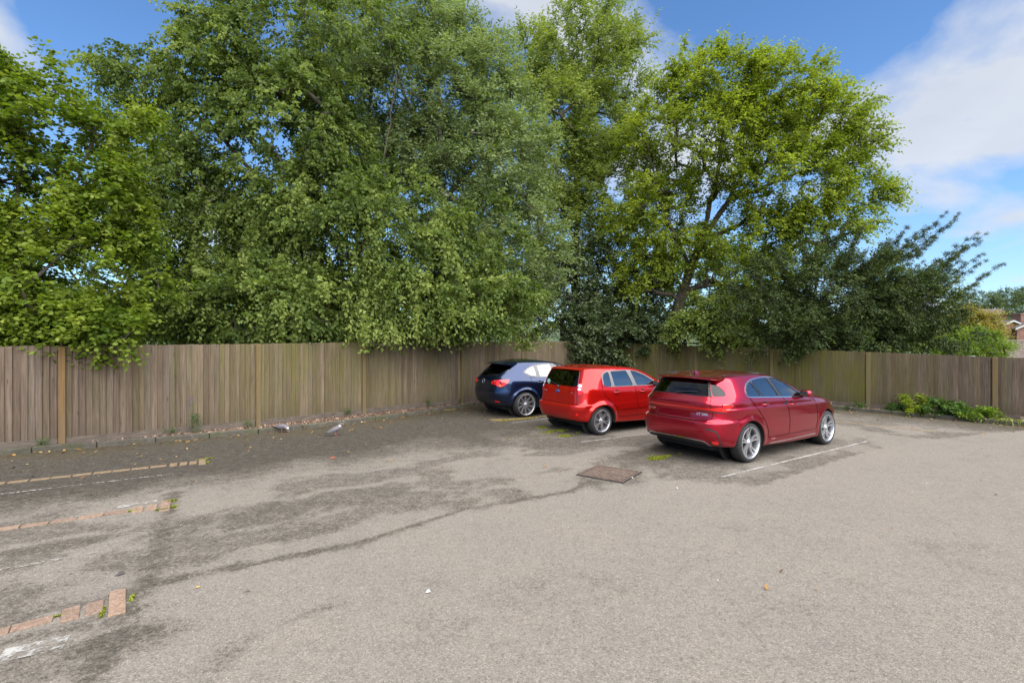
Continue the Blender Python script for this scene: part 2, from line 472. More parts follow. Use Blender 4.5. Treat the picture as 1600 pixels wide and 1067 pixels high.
c = m.mix(.75, c, m.ramp(rnd, [(0, (.62, .56, .52)), (.3, (.96, .86, .77)), (.6, (.94, .96, .94)), (.85, (1.16, 1.08, 1.0)), (1, (1.35, 1.26, 1.16))]), 'MULTIPLY')
c = m.mix(.5, c, m.ramp(blot, [(.3, .62), (.65, 1.2)]), 'MULTIPLY')
vk = m.n('ShaderNodeTexVoronoi'); vk.inputs['Scale'].default_value = 1.0; m.l(m.mapping(OV, (11, 4, 3.2)), vk.inputs['Vector'])
c = m.mix(m.ramp(vk.outputs['Distance'], [(.05, .85), (.13, 0.)]), c, (.045, .03, .02))
zs = m.n('ShaderNodeSeparateXYZ'); m.l(O, zs.inputs[0])
PS = m.pos(); alg = m.math('MULTIPLY', osep.outputs[0], m.ramp(m.noise(m.mapping(PS, (3, 3, .8)), 1.0, 5, .6), [(.32, .25), (.62, 1.)]))
c = m.mix(m.math('MULTIPLY', alg, .95), c, m.mix(grain, (.080, .074, .016), (.160, .150, .036)))
rot = m.math('MULTIPLY', m.ramp(m.math('ADD', zs.outputs[2], m.math('MULTIPLY', m.noise(m.mapping(PS, (4, 4, 2)), 1., 4), .35)), [(.14, 1.), (.42, 0.)]), .45)
c = m.mix(rot, c, (.075, .058, .042))
m.col(c); m.rough(.88); m.b.inputs['Specular IOR Level'].default_value = .2; m.bump(grain, .5, .004)
BOARD = m.m
m = NT('fence_post_wood'); oi = m.n('ShaderNodeObjectInfo'); O = m.obj()
osep = m.n('ShaderNodeSeparateColor'); m.l(oi.outputs['Color'], osep.inputs[0])
g = m.noise(m.mapping(O, (50, 50, 2.5)), 1., 6, .65, .6)
c = m.ramp(g, [(.25, (.105, .056, .018)), (.55, (.175, .100, .036)), (.8, (.23, .145, .062))])
c = m.mix(osep.outputs[0], c, m.mix(g, (.085, .075, .026), (.165, .145, .060)))
c = m.mix(m.ramp(m.noise(m.mapping(O, (9, 9, 1.2)), 1., 4), [(.4, 0.), (.7, .55)]), c, (.10, .085, .06))
m.col(c); m.rough(.85); m.bump(g, .4, .004); POST = m.m
m = NT('gravel_board_wood'); P = m.pos(); g = m.noise(m.mapping(P, (4, 4, 55)), 1., 6, .65, .5)
c = m.ramp(g, [(.25, (.055, .042, .032)), (.55, (.115, .09, .07)), (.8, (.19, .155, .125))])
c = m.mix(.6, c, m.ramp(m.noise(P, 5, 4), [(.3, .6), (.7, 1.25)]), 'MULTIPLY')
m.col(c); m.rough(.9); m.bump(g, .4, .004); GBOARD = m.m

def board_mesh(i, rng):
    w = .125; t0 = .001; t1 = .029
    n0 = float(rng.normal(0, .004)); n1 = float(rng.normal(0, .004)); tl = float(rng.normal(0, .0025))
    V = [(-.0125, 0, 0), (.1125, 0, 0), (.1125, -t1, 0), (-.0125, -t0, 0), (-.0125 + n0, 0, 1 + tl), (.1125 + n0, 0, 1 - tl), (.1125 + n0, -t1 + .002, 1 - tl), (-.0125 + n0, -t0, 1 + tl),
         (-.0125 + n1, 0, .5), (.1125 + n1, 0, .5), (.1125 + n1, -t1 - .002, .5), (-.0125 + n1, -t0 - .001, .5)]
    F = [(0, 1, 2, 3)[::-1], (4, 5, 6, 7), (0, 1, 9, 8), (8, 9, 5, 4), (1, 2, 10, 9), (9, 10, 6, 5), (2, 3, 11, 10), (10, 11, 7, 6), (3, 0, 8, 11), (11, 8, 4, 7)]
    me = bpy.data.meshes.new('board'); me.from_pydata(V, [], [f[::-1] for f in F]); me.update(); me.materials.append(BOARD); return me
rng = np.random.default_rng(8)
BM = [board_mesh(i, rng) for i in range(14)]
pmesh = MB().box((0, 0, .5), (.10, .10, 1.0)).build('post', POST, None, bevel=.006); pm = pmesh.data; bpy.data.objects.remove(pmesh)

def fence(poly, tops, posts, alg_fn, label, post_alg):
    root = tag(empty('timber_fence', (poly[0][0], poly[0][1], 0)), label, 'fence')
    base = np.array(poly[0]); L = arc(poly)[1][-1]
    sa, za = zip(*tops)
    s = 0.03
    while s < L - .1:
        p, d = along(poly, s + .05)
        p0, _ = along(poly, s)
        zt = float(np.interp(s, sa, za)) + float(rng.normal(0, .004))
        zb = .185
        o = link('board', BM[int(rng.integers(len(BM)))], root)
        jy = float(rng.normal(0, .004)); o.location = (p0[0] - base[0] - d[1] * jy, p0[1] - base[1] + d[0] * jy, zb)
        o.rotation_euler = (float(rng.normal(0, .003)), float(rng.normal(0, .0022)), math.atan2(d[1], d[0]))
        o.scale = (1, 1, zt - zb)
        a = min(1, max(0, alg_fn(s) + float(rng.normal(0, .10)))); o.color = (a, 0, 0, 1)
        s += .100
    for i, ps in enumerate(posts):
        p, d = along(poly, ps); nrm = np.array((d[1], -d[0]))
        zt = float(np.interp(ps, sa, za)) - .012
        o = link('post', pm, root); q = p + nrm * .008 - base
        o.location = (q[0], q[1], -.02); o.rotation_euler = (0, 0, math.atan2(d[1], d[0])); o.scale = (1.0, 1, zt + .02); o.color = (post_alg(ps), 0, 0, 1)
    bounds = sorted(set([0.0, L] + list(posts) + list(arc(poly)[1])))
    bounds = [b for i, b in enumerate(bounds) if i == 0 or b - bounds[i - 1] > .25]
    for a, b in zip(bounds[:-1], bounds[1:]):
        A, _ = along(poly, a + .055); B, _ = along(poly, b - .055); d = (B - A) / np.hypot(*(B - A)); nrm = np.array((d[1], -d[0]))
        c = (A + B) / 2 + nrm * .016 - base; l = float(np.hypot(*(B - A)))
        MB().box((0, 0, 0), (l, .026, .155)).build('gravel_board', GBOARD, root, bevel=.003).matrix_local = Matrix.Translation((c[0], c[1], .128)) @ Matrix.Rotation(math.atan2(d[1], d[0]), 4, 'Z')
        for z in (.45, 1.0, 1.5):
            if z > np.interp((a + b) / 2, sa, za) - .12: continue
            c2 = (A + B) / 2 - nrm * .022 - base
            MB().box((0, 0, 0), (l, .038, .075)).build('rail', GBOARD, root).matrix_local = Matrix.Translation((c2[0], c2[1], z)) @ Matrix.Rotation(math.atan2(d[1], d[0]), 4, 'Z')
    return root
SL = {u: hit(FL, u) for u in (97, 403, 568, 721)}
LL = arc(FL)[1][-1]
pl = [SL[97] - 3.1, SL[97], SL[403], SL[568], SL[721], SL[721] + 3.0, SL[721] + 6.0]
fence(FL, [(0, 1.90), (SL[97], 1.917), (SL[403], 1.945), (SL[568], 1.985), (SL[721], 2.0), (LL, 2.0)], [p for p in pl if p > 0],
      lambda s: float(np.interp(s, [0, SL[97], SL[403] - .9, SL[403], SL[568], SL[568] + .5, SL[721], SL[721] + .4, LL], [.05, .05, .24, .62, .52, .34, .30, .22, .35])),
      'long weathered brown timber fence beside the curved kerb and the blue car', lambda s: float(np.interp(s, [0, SL[97], SL[403], SL[568], LL], [0, 0, .45, .55, .6])))
SR = {u: hit(FR, u) for u in (1357, 1555)}
LR = arc(FR)[1][-1]
st_ = SR[1555] - SR[1357]
prs = [SR[1357] + k * st_ for k in range(-8, 4)]
S1, S2 = arc(FR)[1][1], arc(FR)[1][2]
fence(FR, [(0, 1.97), (S1, 1.735), (S2, 1.597), (LR, 1.50)], [p for p in prs if .3 < p < LR - .2],
      lambda s: float(np.interp(s, [0, SR[1357] - .1, SR[1357] + .6, SR[1357] + 2, LR], [.95, .95, .42, .16, .1])),
      'green stained timber fence behind the dark red car, running past the weeds', lambda s: float(np.interp(s, [0, SR[1357], SR[1555], LR], [.8, .7, .45, .3])))

# ------------------------------------------------------------------ brick bay edging
m = NT('paver_brick'); O = m.obj(); rnd = m.n('ShaderNodeObjectInfo').outputs['Random']; P = m.pos()
c = m.ramp(m.noise(P, 38, 5, .7), [(.28, (.135, .082, .056)), (.5, (.225, .150, .108)), (.75, (.33, .245, .185))])
c = m.mix(.6, c, m.ramp(rnd, [(0, (.72, .70, .68)), (1, (1.2, 1.15, 1.05))]), 'MULTIPLY')
c = m.mix(m.ramp(m.noise(P, 120, 3), [(.62, 0.), (.72, .6)]), c, (.62, .56, .50))
m.col(c); m.rough(.9); m.bump(m.noise(P, 90, 4), .4, .004); BRICK = m.m
bmesh_ = MB().box((0, 0, 0), (.215, .1025, .05)).build('brick', BRICK, None, bevel=.005); brick_me = bmesh_.data; bpy.data.objects.remove(bmesh_)
m = NT('yellowed_brick'); P = m.pos()
c = m.ramp(m.noise(P, 30, 5, .7), [(.3, (.12, .080, .042)), (.55, (.20, .140, .082)), (.8, (.28, .21, .135))]); m.col(c); m.rough(.9); YBRICK = m.m
ybrick_me = brick_me.copy(); ybrick_me.materials.clear(); ybrick_me.materials.append(YBRICK)

def brick_row(p_end, p_far, pair=True, me=brick_me, gap=.018, seed=0, zt=.012, cross=0, pair_in=0):
    """a row of bricks end to end; at p_end some lie across the row"""
    rg = np.random.default_rng(seed)
    a, b = np.array(p_end[:2]), np.array(p_far[:2]); L = np.hypot(*(b - a)); d = (b - a) / L; n = np.array((-d[1], d[0]))
    root = tag(empty('brick_edging', (a[0], a[1], 0)), kind='structure')
    ang = math.atan2(d[1], d[0])
    def put(s, t, rot):
        o = link('brick', me, root); q = d * s + n * t
        o.location = (q[0] + rg.normal(0, .003), q[1] + rg.normal(0, .003), zt - .025 + rg.normal(0, .0018))
        o.rotation_euler = (rg.normal(0, .01), rg.normal(0, .008), ang + rot + rg.normal(0, .018))
    s = 0.05
    if pair:
        put(s, pair_in + .114, math.pi / 2); put(s, pair_in - .114, math.pi / 2); s += .130
    for k in range(cross):
        put(s, 0.0, math.pi / 2); s += .134
    s += .060
    while s < L:
        put(s, 0, 0); s += .215 + gap
    return root
B3 = (gp(196, 938), gp(-160, 1028)); B2 = (gp(266, 789), gp(-90, 841)); B1 = (gp(322, 721), gp(-60, 762))
brick_row(*B3, cross=2, seed=1)
brick_row(*B2, cross=2, seed=2, pair_in=.0)
brick_row(*B1, cross=3, seed=3, me=ybrick_me)
brick_row(gp(767, 657), gp(905, 646), pair=False, me=ybrick_me, seed=4, zt=.008)
brick_row(gp(1462, 675), gp(1300, 657.5), pair=False, me=ybrick_me, seed=5, zt=.008, gap=.03)

# ------------------------------------------------------------------ worn white paint
def paint(name, wear, scale):
    m = NT(name); P = m.pos()
    m.col((.36, .345, .315)); m.rough(.8)
    tr = m.n('ShaderNodeBsdfTransparent'); mx = m.n('ShaderNodeMixShader')
    f = m.math('ADD', m.noise(P, scale, 6, .7), m.math('MULTIPLY', m.noise(P, 3.0, 3), .5))
    m.l(m.ramp(f, [(wear - .06, 0.), (wear + .10, 1.)]), mx.inputs[0])
    m.l(tr.outputs[0], mx.inputs[1]); m.l(m.b.outputs[0], mx.inputs[2]); m.l(mx.outputs[0], m.out.inputs[0])
    return m.m
PW1, PW2, PW3 = paint('worn_white_paint', .66, 42), paint('faint_white_paint', .78, 28), paint('scuffed_white_paint', .74, 16)
def stripe(a, b, w, mat, name='parking_line'):
    a, b = np.array(a[:2]), np.array(b[:2]); d = b - a; L = np.hypot(*d); d /= L; n = np.array((-d[1], d[0])) * w / 2
    k = max(2, int(L / .3)); V = []
    for i in range(k + 1):
        p = a + d * L * i / k
        for q in (p - n, p + n): V.append((q[0], q[1], .0075))
    tag(pydata(name, V, [(2 * i, 2 * i + 2, 2 * i + 3, 2 * i + 1) for i in range(k)], mat), kind='structure')
stripe(gp(1128, 745.5), gp(1354, 690), .045, PW1)
stripe(gp(908, 691), gp(1030, 675.5), .04, PW1)
stripe(gp(800, 661), gp(868, 652.5), .04, PW1)
stripe(gp(-30, 776), gp(285, 739), .05, PW2)
stripe(gp(-40, 898), gp(160, 862), .05, PW2)
stripe(gp(183, 793), gp(246, 783), .10, PW3)
stripe(gp(0, 1026), gp(104, 1003), .17, PW3)
# ------------------------------------------------------------------ trees
m = NT('bark'); P = m.obj(); g = m.noise(m.mapping(P, (9, 9, 2)), 1., 6, .65, .6)
m.col(m.ramp(g, [(.3, (.030, .024, .017)), (.55, (.075, .060, .044)), (.8, (.14, .12, .09))])); m.rough(.95); m.bump(g, .7, .02); BARK = m.m
m = NT('grey_bark'); P = m.obj(); g = m.noise(m.mapping(P, (9, 9, 2)), 1., 6, .65, .6)
m.col(m.ramp(g, [(.3, (.07, .065, .052)), (.55, (.13, .12, .10)), (.8, (.22, .21, .18))])); m.rough(.95); m.bump(g, .7, .02); GBARK = m.m


def leaves(C, D, rng, ntw, nlf, L, ll, lw, droop, flat, ldroop, spread, upb=0.0, round_=False, ctint=.25, jit=.03, curl=.12, ls=None, ct=None, sidew=.85):
    """sprays of leaves from clump centres C with outward directions D -> V, F, tint"""
    N = len(C)
    d = D[:, None, :] * 1.0 + rng.normal(0, spread, (N, ntw, 3)); d[..., 2] += upb; d = nrm(d)
    Lt = L * rng.uniform(.55, 1.25, (N, ntw, 1)) * (1.0 if ls is None else ls[:, None, None])
    t = (np.linspace(.10, 1, nlf)[None, None, :] + rng.uniform(-.05, .05, (N, ntw, nlf)))[..., None]
    g = np.array((0, 0, -1.0)) * droop
    start = C[:, None, :] + rng.normal(0, L * .16, (N, ntw, 3)) * (1.0 if ls is None else ls[:, None, None])
    p = start[:, :, None, :] + d[:, :, None, :] * Lt[:, :, None, :] * t + g * Lt[:, :, None, :] * t ** 2
    p = p + rng.normal(0, jit, p.shape)
    tan = nrm(d[:, :, None, :] + 2 * g * t)
    up = np.array((0, 0, 1.0))
    sd = nrm(np.cross(tan, up) + rng.normal(0, .15, tan.shape))
    sg = np.where(np.arange(nlf) % 2 == 0, 1., -1.)[None, None, :, None]
    ld = nrm((1.40 - sidew) * tan + sidew * sd * sg + rng.normal(0, .28, tan.shape) + np.array((0, 0, -ldroop)))
    nn = nrm(up * flat + rng.normal(0, 1 - flat * .75, tan.shape))
    wd = nrm(np.cross(nn, ld)); nn = np.cross(ld, wd)
    s = rng.uniform(.7, 1.2, p.shape[:3] + (1,)) * (1 - .25 * t)
    if ls is not None: s = s * np.clip(ls, .12, 1.0)[:, None, None, None] ** .6
    l, w = ll * s, lw * s * rng.uniform(.85, 1.1, s.shape)
    if round_:
        vs = [p, p + .28 * l * ld + .46 * w * wd + curl * .6 * w * nn, p + .70 * l * ld + .42 * w * wd + curl * .6 * w * nn, p + l * ld - curl * .8 * l * nn,
              p + .70 * l * ld - .42 * w * wd + curl * .6 * w * nn, p + .28 * l * ld - .46 * w * wd + curl * .6 * w * nn]
        k = 6; quads = [(0, 1, 2, 3), (0, 3, 4, 5)]
    else:
        vs = [p, p + .45 * l * ld + .5 * w * wd + curl * w * nn, p + l * ld - curl * l * nn, p + .45 * l * ld - .5 * w * wd + curl * w * nn]
        k = 4; quads = [(0, 1, 2), (0, 2, 3)]
    V = np.stack(vs, 3).reshape(-1, 3)
    M = N * ntw * nlf; b = (np.arange(M) * k)[:, None, None]
    F = (b + np.array(quads)[None]).reshape(-1, len(quads[0]))
    tint = .5 + rng.normal(0, ctint, (N, 1, 1)) * .55 + rng.normal(0, ctint, (N, ntw, 1)) * .5 + rng.normal(0, .09, (N, ntw, nlf)) + (t[..., 0] - .5) * .22
    tint = tint + (0 if ct is None else ct[:, None, None])
    tint = np.repeat(np.clip(tint, 0, 1).ravel(), len(quads))
    # twig lines
    return V, F, tint, (start, start + d * Lt * .8 + g * Lt * .64)

def branch_mesh(trunks, C, rng, rtip, expo, rmax, twigs=None, wob=.10):
    """skeleton: given trunk polylines [(pts)], hook every clump centre onto the nearest earlier node"""
    nodes = []; par = []; cnt = []
    def addpath(pts, p0):
        last = p0
        for q in pts:
            nodes.append(np.array(q, float)); par.append(last); cnt.append(0); last = len(nodes) - 1
        return last
    for tr in trunks:
        pts = []
        for a, b in zip(tr[:-1], tr[1:]):
            a, b = np.array(a, float), np.array(b, float); k = max(2, int(np.linalg.norm(b - a) / .35))
            for i in range(k): pts.append(a + (b - a) * i / k + rng.normal(0, .02, 3))
        pts.append(np.array(tr[-1], float))
        p0 = -1
        if nodes:
            A = np.array(nodes); p0 = int(np.argmin(np.linalg.norm(A - pts[0], axis=1)))
        addpath(pts, p0)
    root = nodes[0]
    order = np.argsort(np.linalg.norm(C - root, axis=1))
    for i in order:
        c = C[i]; A = np.array(nodes); dv = c - A; dist = np.linalg.norm(dv, axis=1)
        cost = dist * (1 + .9 * np.clip(-dv[:, 2] / np.maximum(dist, .01), 0, 1)) + .25 * np.clip(1.9 - A[:, 2], 0, None)
        j = int(np.argmin(cost)); a = A[j]; L = dist[j]
        k = max(1, int(L / .45)); pts = []
        for q in range(1, k + 1):
            t = q / k; pp = a + (c - a) * t + np.array((0, 0, .10 * L * math.sin(math.pi * t)))
            if q < k: pp = pp + rng.normal(0, wob * min(1, L * .3), 3)
            pts.append(pp)
        e = addpath(pts, j); cnt[e] += 1
    w = np.array(cnt, float)
    for i in range(len(nodes) - 1, -1, -1):
        if par[i] >= 0: w[par[i]] += w[i]
    rad = np.minimum(rtip * np.maximum(w, 1) ** expo, rmax)
    V = []; F = []; n = 6
    A = np.array(nodes); pr = np.array(par)
    sel = np.where(pr >= 0)[0]
    a = A[pr[sel]]; b = A[sel]; ra = np.minimum(rad[pr[sel]], rad[sel] * 1.35); rb = rad[sel]
    if twigs is not None:
        ta, tb = twigs; ta = ta[:, ::2].reshape(-1, 3); tb = tb[:, ::2].reshape(-1, 3)
        a = np.vstack([a, ta]); b = np.vstack([b, tb]); ra = np.concatenate([ra, np.full(len(ta), rtip * .55)]); rb = np.concatenate([rb, np.full(len(ta), rtip * .25)])
    ns = np.where(np.arange(len(a)) < len(sel), 6, 3)
    out = []
    for n in (6, 3):
        q = ns == n
        if not q.any(): continue
        aa, bb, r0, r1 = a[q], b[q], ra[q], rb[q]
        t = nrm(bb - aa); x = nrm(np.cross(t, np.array((.13, .37, .92)))); y = np.cross(t, x)
        w_ = 2 * np.pi * np.arange(n) / n
        ring = x[:, None] * np.cos(w_)[None, :, None] + y[:, None] * np.sin(w_)[None, :, None]
        v0 = aa[:, None] + ring * r0[:, None, None]; v1 = bb[:, None] + ring * r1[:, None, None]
        VV = np.concatenate([v0, v1], 1).reshape(-1, 3)
        base = (np.arange(len(aa)) * 2 * n)[:, None, None]
        k = np.arange(n); k2 = (k + 1) % n
        FF = (base + np.stack([k, k2, n + k2, n + k], -1)[None]).reshape(-1, 4)
        out.append((VV, FF))
    off = 0; Vs = []; Fs = []
    for VV, FF in out: Vs.append(VV); Fs.append(FF + off); off += len(VV)
    return np.vstack(Vs), np.vstack(Fs)

def blob_centers(blobs, rng, inner=.35):
    C = []; D = []
    for (u, v, Y, ru, rv, rd, n) in blobs:
        c = at(u, v, Y); k = Y / FPX
        q = nrm(rng.normal(0, 1, (n, 3))) * (rng.uniform(inner ** 3, 1, (n, 1)) ** (1 / 3))
        C.append(c + q * np.array((ru * k, rd, rv * k))); D.append(nrm(q / np.array((ru * k, rd, rv * k)) + np.array((0, 0, .15 / (rv * k)))))
    return np.vstack(C), np.vstack(D)

def make_tree(name, label, cat, base, trunks, blobs, mat, seed, ntw, nlf, L, ll, lw, droop=.25, flat=.6, ldroop=.1, spread=.6, upb=0., round_=False,
              rtip=.006, expo=.5, rmax=.25, bark=BARK, group=None, inner=.35, extra=None, twigs=True, ctint=.25, crown_name='crown', zmin=None, dn=1.0, zcull=None, ckeep=.1, clow=.45, dflat=1.0, cbase=0.0, cextra=0.0, sidew=.85, backthin=0.0):
    rng = np.random.default_rng(seed)
    blobs = [q[:6] + (int(q[6] * dn),) for q in blobs]
    C, D = blob_centers(blobs, rng, inner) if blobs else (np.zeros((0, 3)), np.zeros((0, 3)))
    if backthin > 0 and len(C): k = (D[:, 1] < .15) | (rng.uniform(0, 1, len(C)) > backthin); C, D = C[k], D[k]     # the far side of a crown is sparser
    ls = None; nb = len(C); D = nrm(D * np.array((1, 1, dflat)))
    if extra is not None:
        if len(extra) > 2: ls = np.concatenate([np.ones(len(C)), extra[2]])
        C = np.vstack([C, extra[0]]); D = np.vstack([D, extra[1]])
    if zmin is not None: k = C[:, 2] > zmin; C, D = C[k], D[k]
    V, F, tint, tw = leaves(C, D, rng, ntw, nlf, L, ll, lw, droop, flat, ldroop, spread, upb, round_, ctint, ls=ls, ct=np.where(np.arange(len(C)) < nb, cbase, cextra), sidew=sidew)
    if zcull is not None:            # few leaves hang below the fence top
        k_ = 6 if round_ else 4; lz = V[::k_, 2]; drop = (lz < zcull + rng.normal(0, .10, len(lz))) & ((fbm(V[::k_, 0], V[::k_, 1], 1.6, seed, 2) > ckeep) | (lz < zcull - clow))
        fk = np.repeat(~drop, 2); F = F[fk]; tint = tint[fk]
        used, inv_ = np.unique(F, return_inverse=True); V = V[used]; F = inv_.reshape(F.shape)
    root = tag(empty(name, base), label, cat, group)
    b = np.array(base, float)
    o = fastmesh(crown_name, V - b, F, mat, root, fattr={'tint': tint}); o['kind'] = 'stuff'
    bv, bf = branch_mesh(trunks, C, rng, rtip, expo, rmax, tw if twigs else None)
    fastmesh('trunk', bv - b, bf, bark, root, smooth=True)
    return root

HAZEL = leaf_mat('hazel_leaf', (.058, .100, .010), (.128, .185, .020), (.25, .30, .046), .42)
HORN = leaf_mat('hornbeam_leaf', (.060, .094, .018), (.128, .178, .037), (.240, .295, .075), .44)
WILLOW = leaf_mat('willow_leaf', (.100, .145, .050), (.180, .235, .090), (.29, .35, .155), .40)
ASH = leaf_mat('ash_leaf', (.110, .155, .028), (.205, .260, .055), (.33, .38, .10), .44)
MAPLE = leaf_mat('maple_leaf', (.095, .140, .014), (.195, .245, .030), (.32, .37, .065), .50)
YEW = leaf_mat('yew_needles', (.018, .031, .009), (.046, .072, .018), (.125, .165, .040), .22, .5)
LAUREL = leaf_mat('laurel_leaf', (.030, .050, .018), (.068, .100, .036), (.15, .195, .080), .22, .28, spec=.6)
CORN = leaf_mat('pale_hazel_leaf', (.080, .115, .025), (.155, .205, .045), (.27, .32, .085), .38)
HEDGE = leaf_mat('hedge_leaf', (.070, .130, .010), (.150, .240, .020), (.29, .37, .05), .38)
GOLD = leaf_mat('golden_leaf', (.14, .15, .03), (.28, .25, .05), (.42, .36, .10), .38, tcol=(1.4, 1.2, .6))
FARG = leaf_mat('far_leaf', (.050, .078, .030), (.088, .125, .050), (.14, .18, .08), .25)

# hazel at the left end
b = at(10, 600, 10.9); b = (b[0], b[1], -.1)
make_tree('hazel_tree', 'broad leaved bright green hazel spilling over the fence beside the brown post', 'tree', b,
          [[b, at(15, 480, 10.9), at(30, 330, 10.8), at(40, 180, 10.9)], [at(15, 500, 10.9), at(90, 400, 10.6), at(130, 260, 10.9), at(160, 190, 11.2)], [at(15, 500, 10.9), at(-60, 400, 10.6), at(-70, 260, 10.6)]],
          [(40, 300, 10.7, 150, 150, 1.5, 120), (40, 165, 11.0, 85, 60, 1.0, 40), (20, 110, 11.0, 55, 28, .5, 10), (110, 430, 10.2, 125, 105, 1.2, 105), (-50, 400, 10.2, 100, 120, 1.3, 70), (-20, 260, 10.6, 70, 70, 1.0, 36),
           (130, 512, 9.55, 105, 30, .45, 46), (50, 500, 9.6, 110, 40, .6, 40), (195, 208, 11.2, 55, 30, .6, 17), (180, 335, 10.8, 65, 80, .9, 55)],
          HAZEL, 101, 11, 12, .52, .112, .088, backthin=.4, droop=.22, flat=.80, ldroop=.22, spread=.55, round_=True, rtip=.006, expo=.42, rmax=.06, ctint=.26, zcull=1.95, ckeep=.50)

# hornbeam: the broad drooping tree
b = at(560, 640, 16.2); b = (b[0], b[1], -.1)
rg = np.random.default_rng(77); ex = []; exd = []
for (u0, v0, u1, v1, Y0, Y1, n) in [(520, 290, 455, 385, 14.6, 13.2, 7), (545, 300, 590, 400, 14.4, 13.0, 7), (600, 395, 560, 478, 13.8, 12.9, 7), (660, 330, 715, 440, 14.6, 13.4, 8), (640, 400, 660, 500, 13.8, 13.1, 8), (480, 430, 440, 500, 13.0, 12.2, 6),
                                (700, 440, 735, 520, 14.4, 13.8, 6), (590, 430, 600, 520, 13.5, 12.9, 6), (750, 370, 790, 470, 15.5, 14.8, 7), (420, 330, 380, 420, 14, 12.8, 6), (500, 200, 470, 270, 15, 14.0, 5), (560, 500, 575, 545, 12.9, 12.6, 4), (600, 505, 625, 552, 12.9, 12.6, 4), (690, 510, 700, 548, 14, 13.6, 4), (300, 130, 150, 96, 15.2, 14.6, 8), (280, 160, 190, 150, 15, 14.6, 5), (800, 500, 830, 540, 16, 15.7, 4),
                                (340, 40, 285, 8, 15.5, 15.0, 5), (360, 90, 300, 30, 15.5, 15, 5)]:
    for i in range(n):
        t = (i + .5) / n; p = at(u0 + (u1 - u0) * t, v0 + (v1 - v0) * t ** 1.25, Y0 + (Y1 - Y0) * t)
        ex.append(p + rg.normal(0, .10, 3)); d = at(u1, v1, Y1) - at(u0, v0, Y0); exd.append(d / np.linalg.norm(d))
make_tree('hornbeam_tree', 'wide drooping green hornbeam whose sprays hang over the long fence', 'tree', b,
          [[b, at(555, 480, 16.2), at(540, 350, 16.0), at(500, 200, 15.8), at(470, 60, 15.8)], [at(555, 460, 16.2), at(470, 360, 15.5), at(370, 240, 15.2), at(290, 160, 15.0), at(180, 105, 14.8)],
           [at(555, 470, 16.2), at(650, 380, 15.8), at(720, 320, 15.8)], [at(548, 400, 16), at(600, 250, 15.6), at(620, 120, 15.6)], [at(555, 480, 16.2), at(440, 440, 15), at(330, 420, 14.0), at(270, 430, 13.4)]],
          [(560, 380, 15.3, 170, 120, 2.2, 190), (430, 230, 15.5, 150, 150, 2.2, 175), (480, 60, 15.8, 150, 90, 1.9, 95), (345, 90, 15.4, 80, 85, 1.3, 42), (225, 118, 15.0, 60, 35, .7, 16), (300, 330, 14.6, 90, 110, 1.5, 74),
           (300, 470, 13.3, 100, 60, 1.2, 46), (420, 480, 13.2, 140, 60, 1.3, 90), (640, 480, 14.4, 190, 62, 1.3, 135), (760, 420, 15.8, 80, 110, 1.5, 70), (240, 270, 14.2, 55, 70, .9, 26), (215, 190, 14.8, 50, 40, .7, 10), (470, 330, 14.6, 130, 90, 1.4, 60)],
          HORN, 202, 9, 18, .80, .138, .086, dn=1.5, backthin=.5, cbase=-.12, cextra=.30, droop=.60, flat=.45, ldroop=.45, spread=.45, rtip=.006, expo=.5, rmax=.22, extra=(np.array(ex), np.array(exd)), ctint=.42, zcull=2.02, ckeep=.33, clow=.28)  # crown shade put into the tint: inner clumps darker, hanging sprays lighter

# goat willow behind
b = at(700, 620, 18.6); b = (b[0], b[1], -.1)
make_tree('willow_tree', 'grey green fine leaved willow with tangled limbs rising behind the hornbeam', 'tree', b,
          [[b, at(705, 420, 18.6), at(690, 290, 18.6), at(640, 170, 18.4), at(600, 60, 18.4)], [at(695, 310, 18.6), at(760, 240, 18.4), at(800, 170, 18.2)], [at(690, 290, 18.6), at(580, 230, 18.4), at(500, 160, 18.2)], [at(700, 360, 18.6), at(780, 330, 18.2), at(840, 280, 18)]],
          [(650, 150, 18.2, 150, 120, 2.4, 170), (600, 45, 18.4, 130, 70, 1.9, 90), (770, 240, 18.0, 95, 110, 2.0, 120), (730, 130, 18.2, 80, 90, 1.6, 70), (800, 380, 17.6, 85, 110, 1.6, 95), (520, 150, 18.2, 90, 90, 1.6, 45), (690, 330, 18.0, 110, 80, 1.6, 70), (700, 60, 18.4, 60, 40, 1.2, 24), (620, 235, 18.6, 90, 70, 1.6, 75), (550, 230, 18.8, 70, 60, 1.4, 40), (660, 260, 19.4, 90, 60, 1.2, 50)],
          WILLOW, 303, 11, 12, .70, .150, .074, dn=1.55, backthin=.5, droop=.10, flat=.25, ldroop=.05, spread=.62, upb=.25, rtip=.0065, expo=.52, rmax=.20, ctint=.24, bark=GBARK)

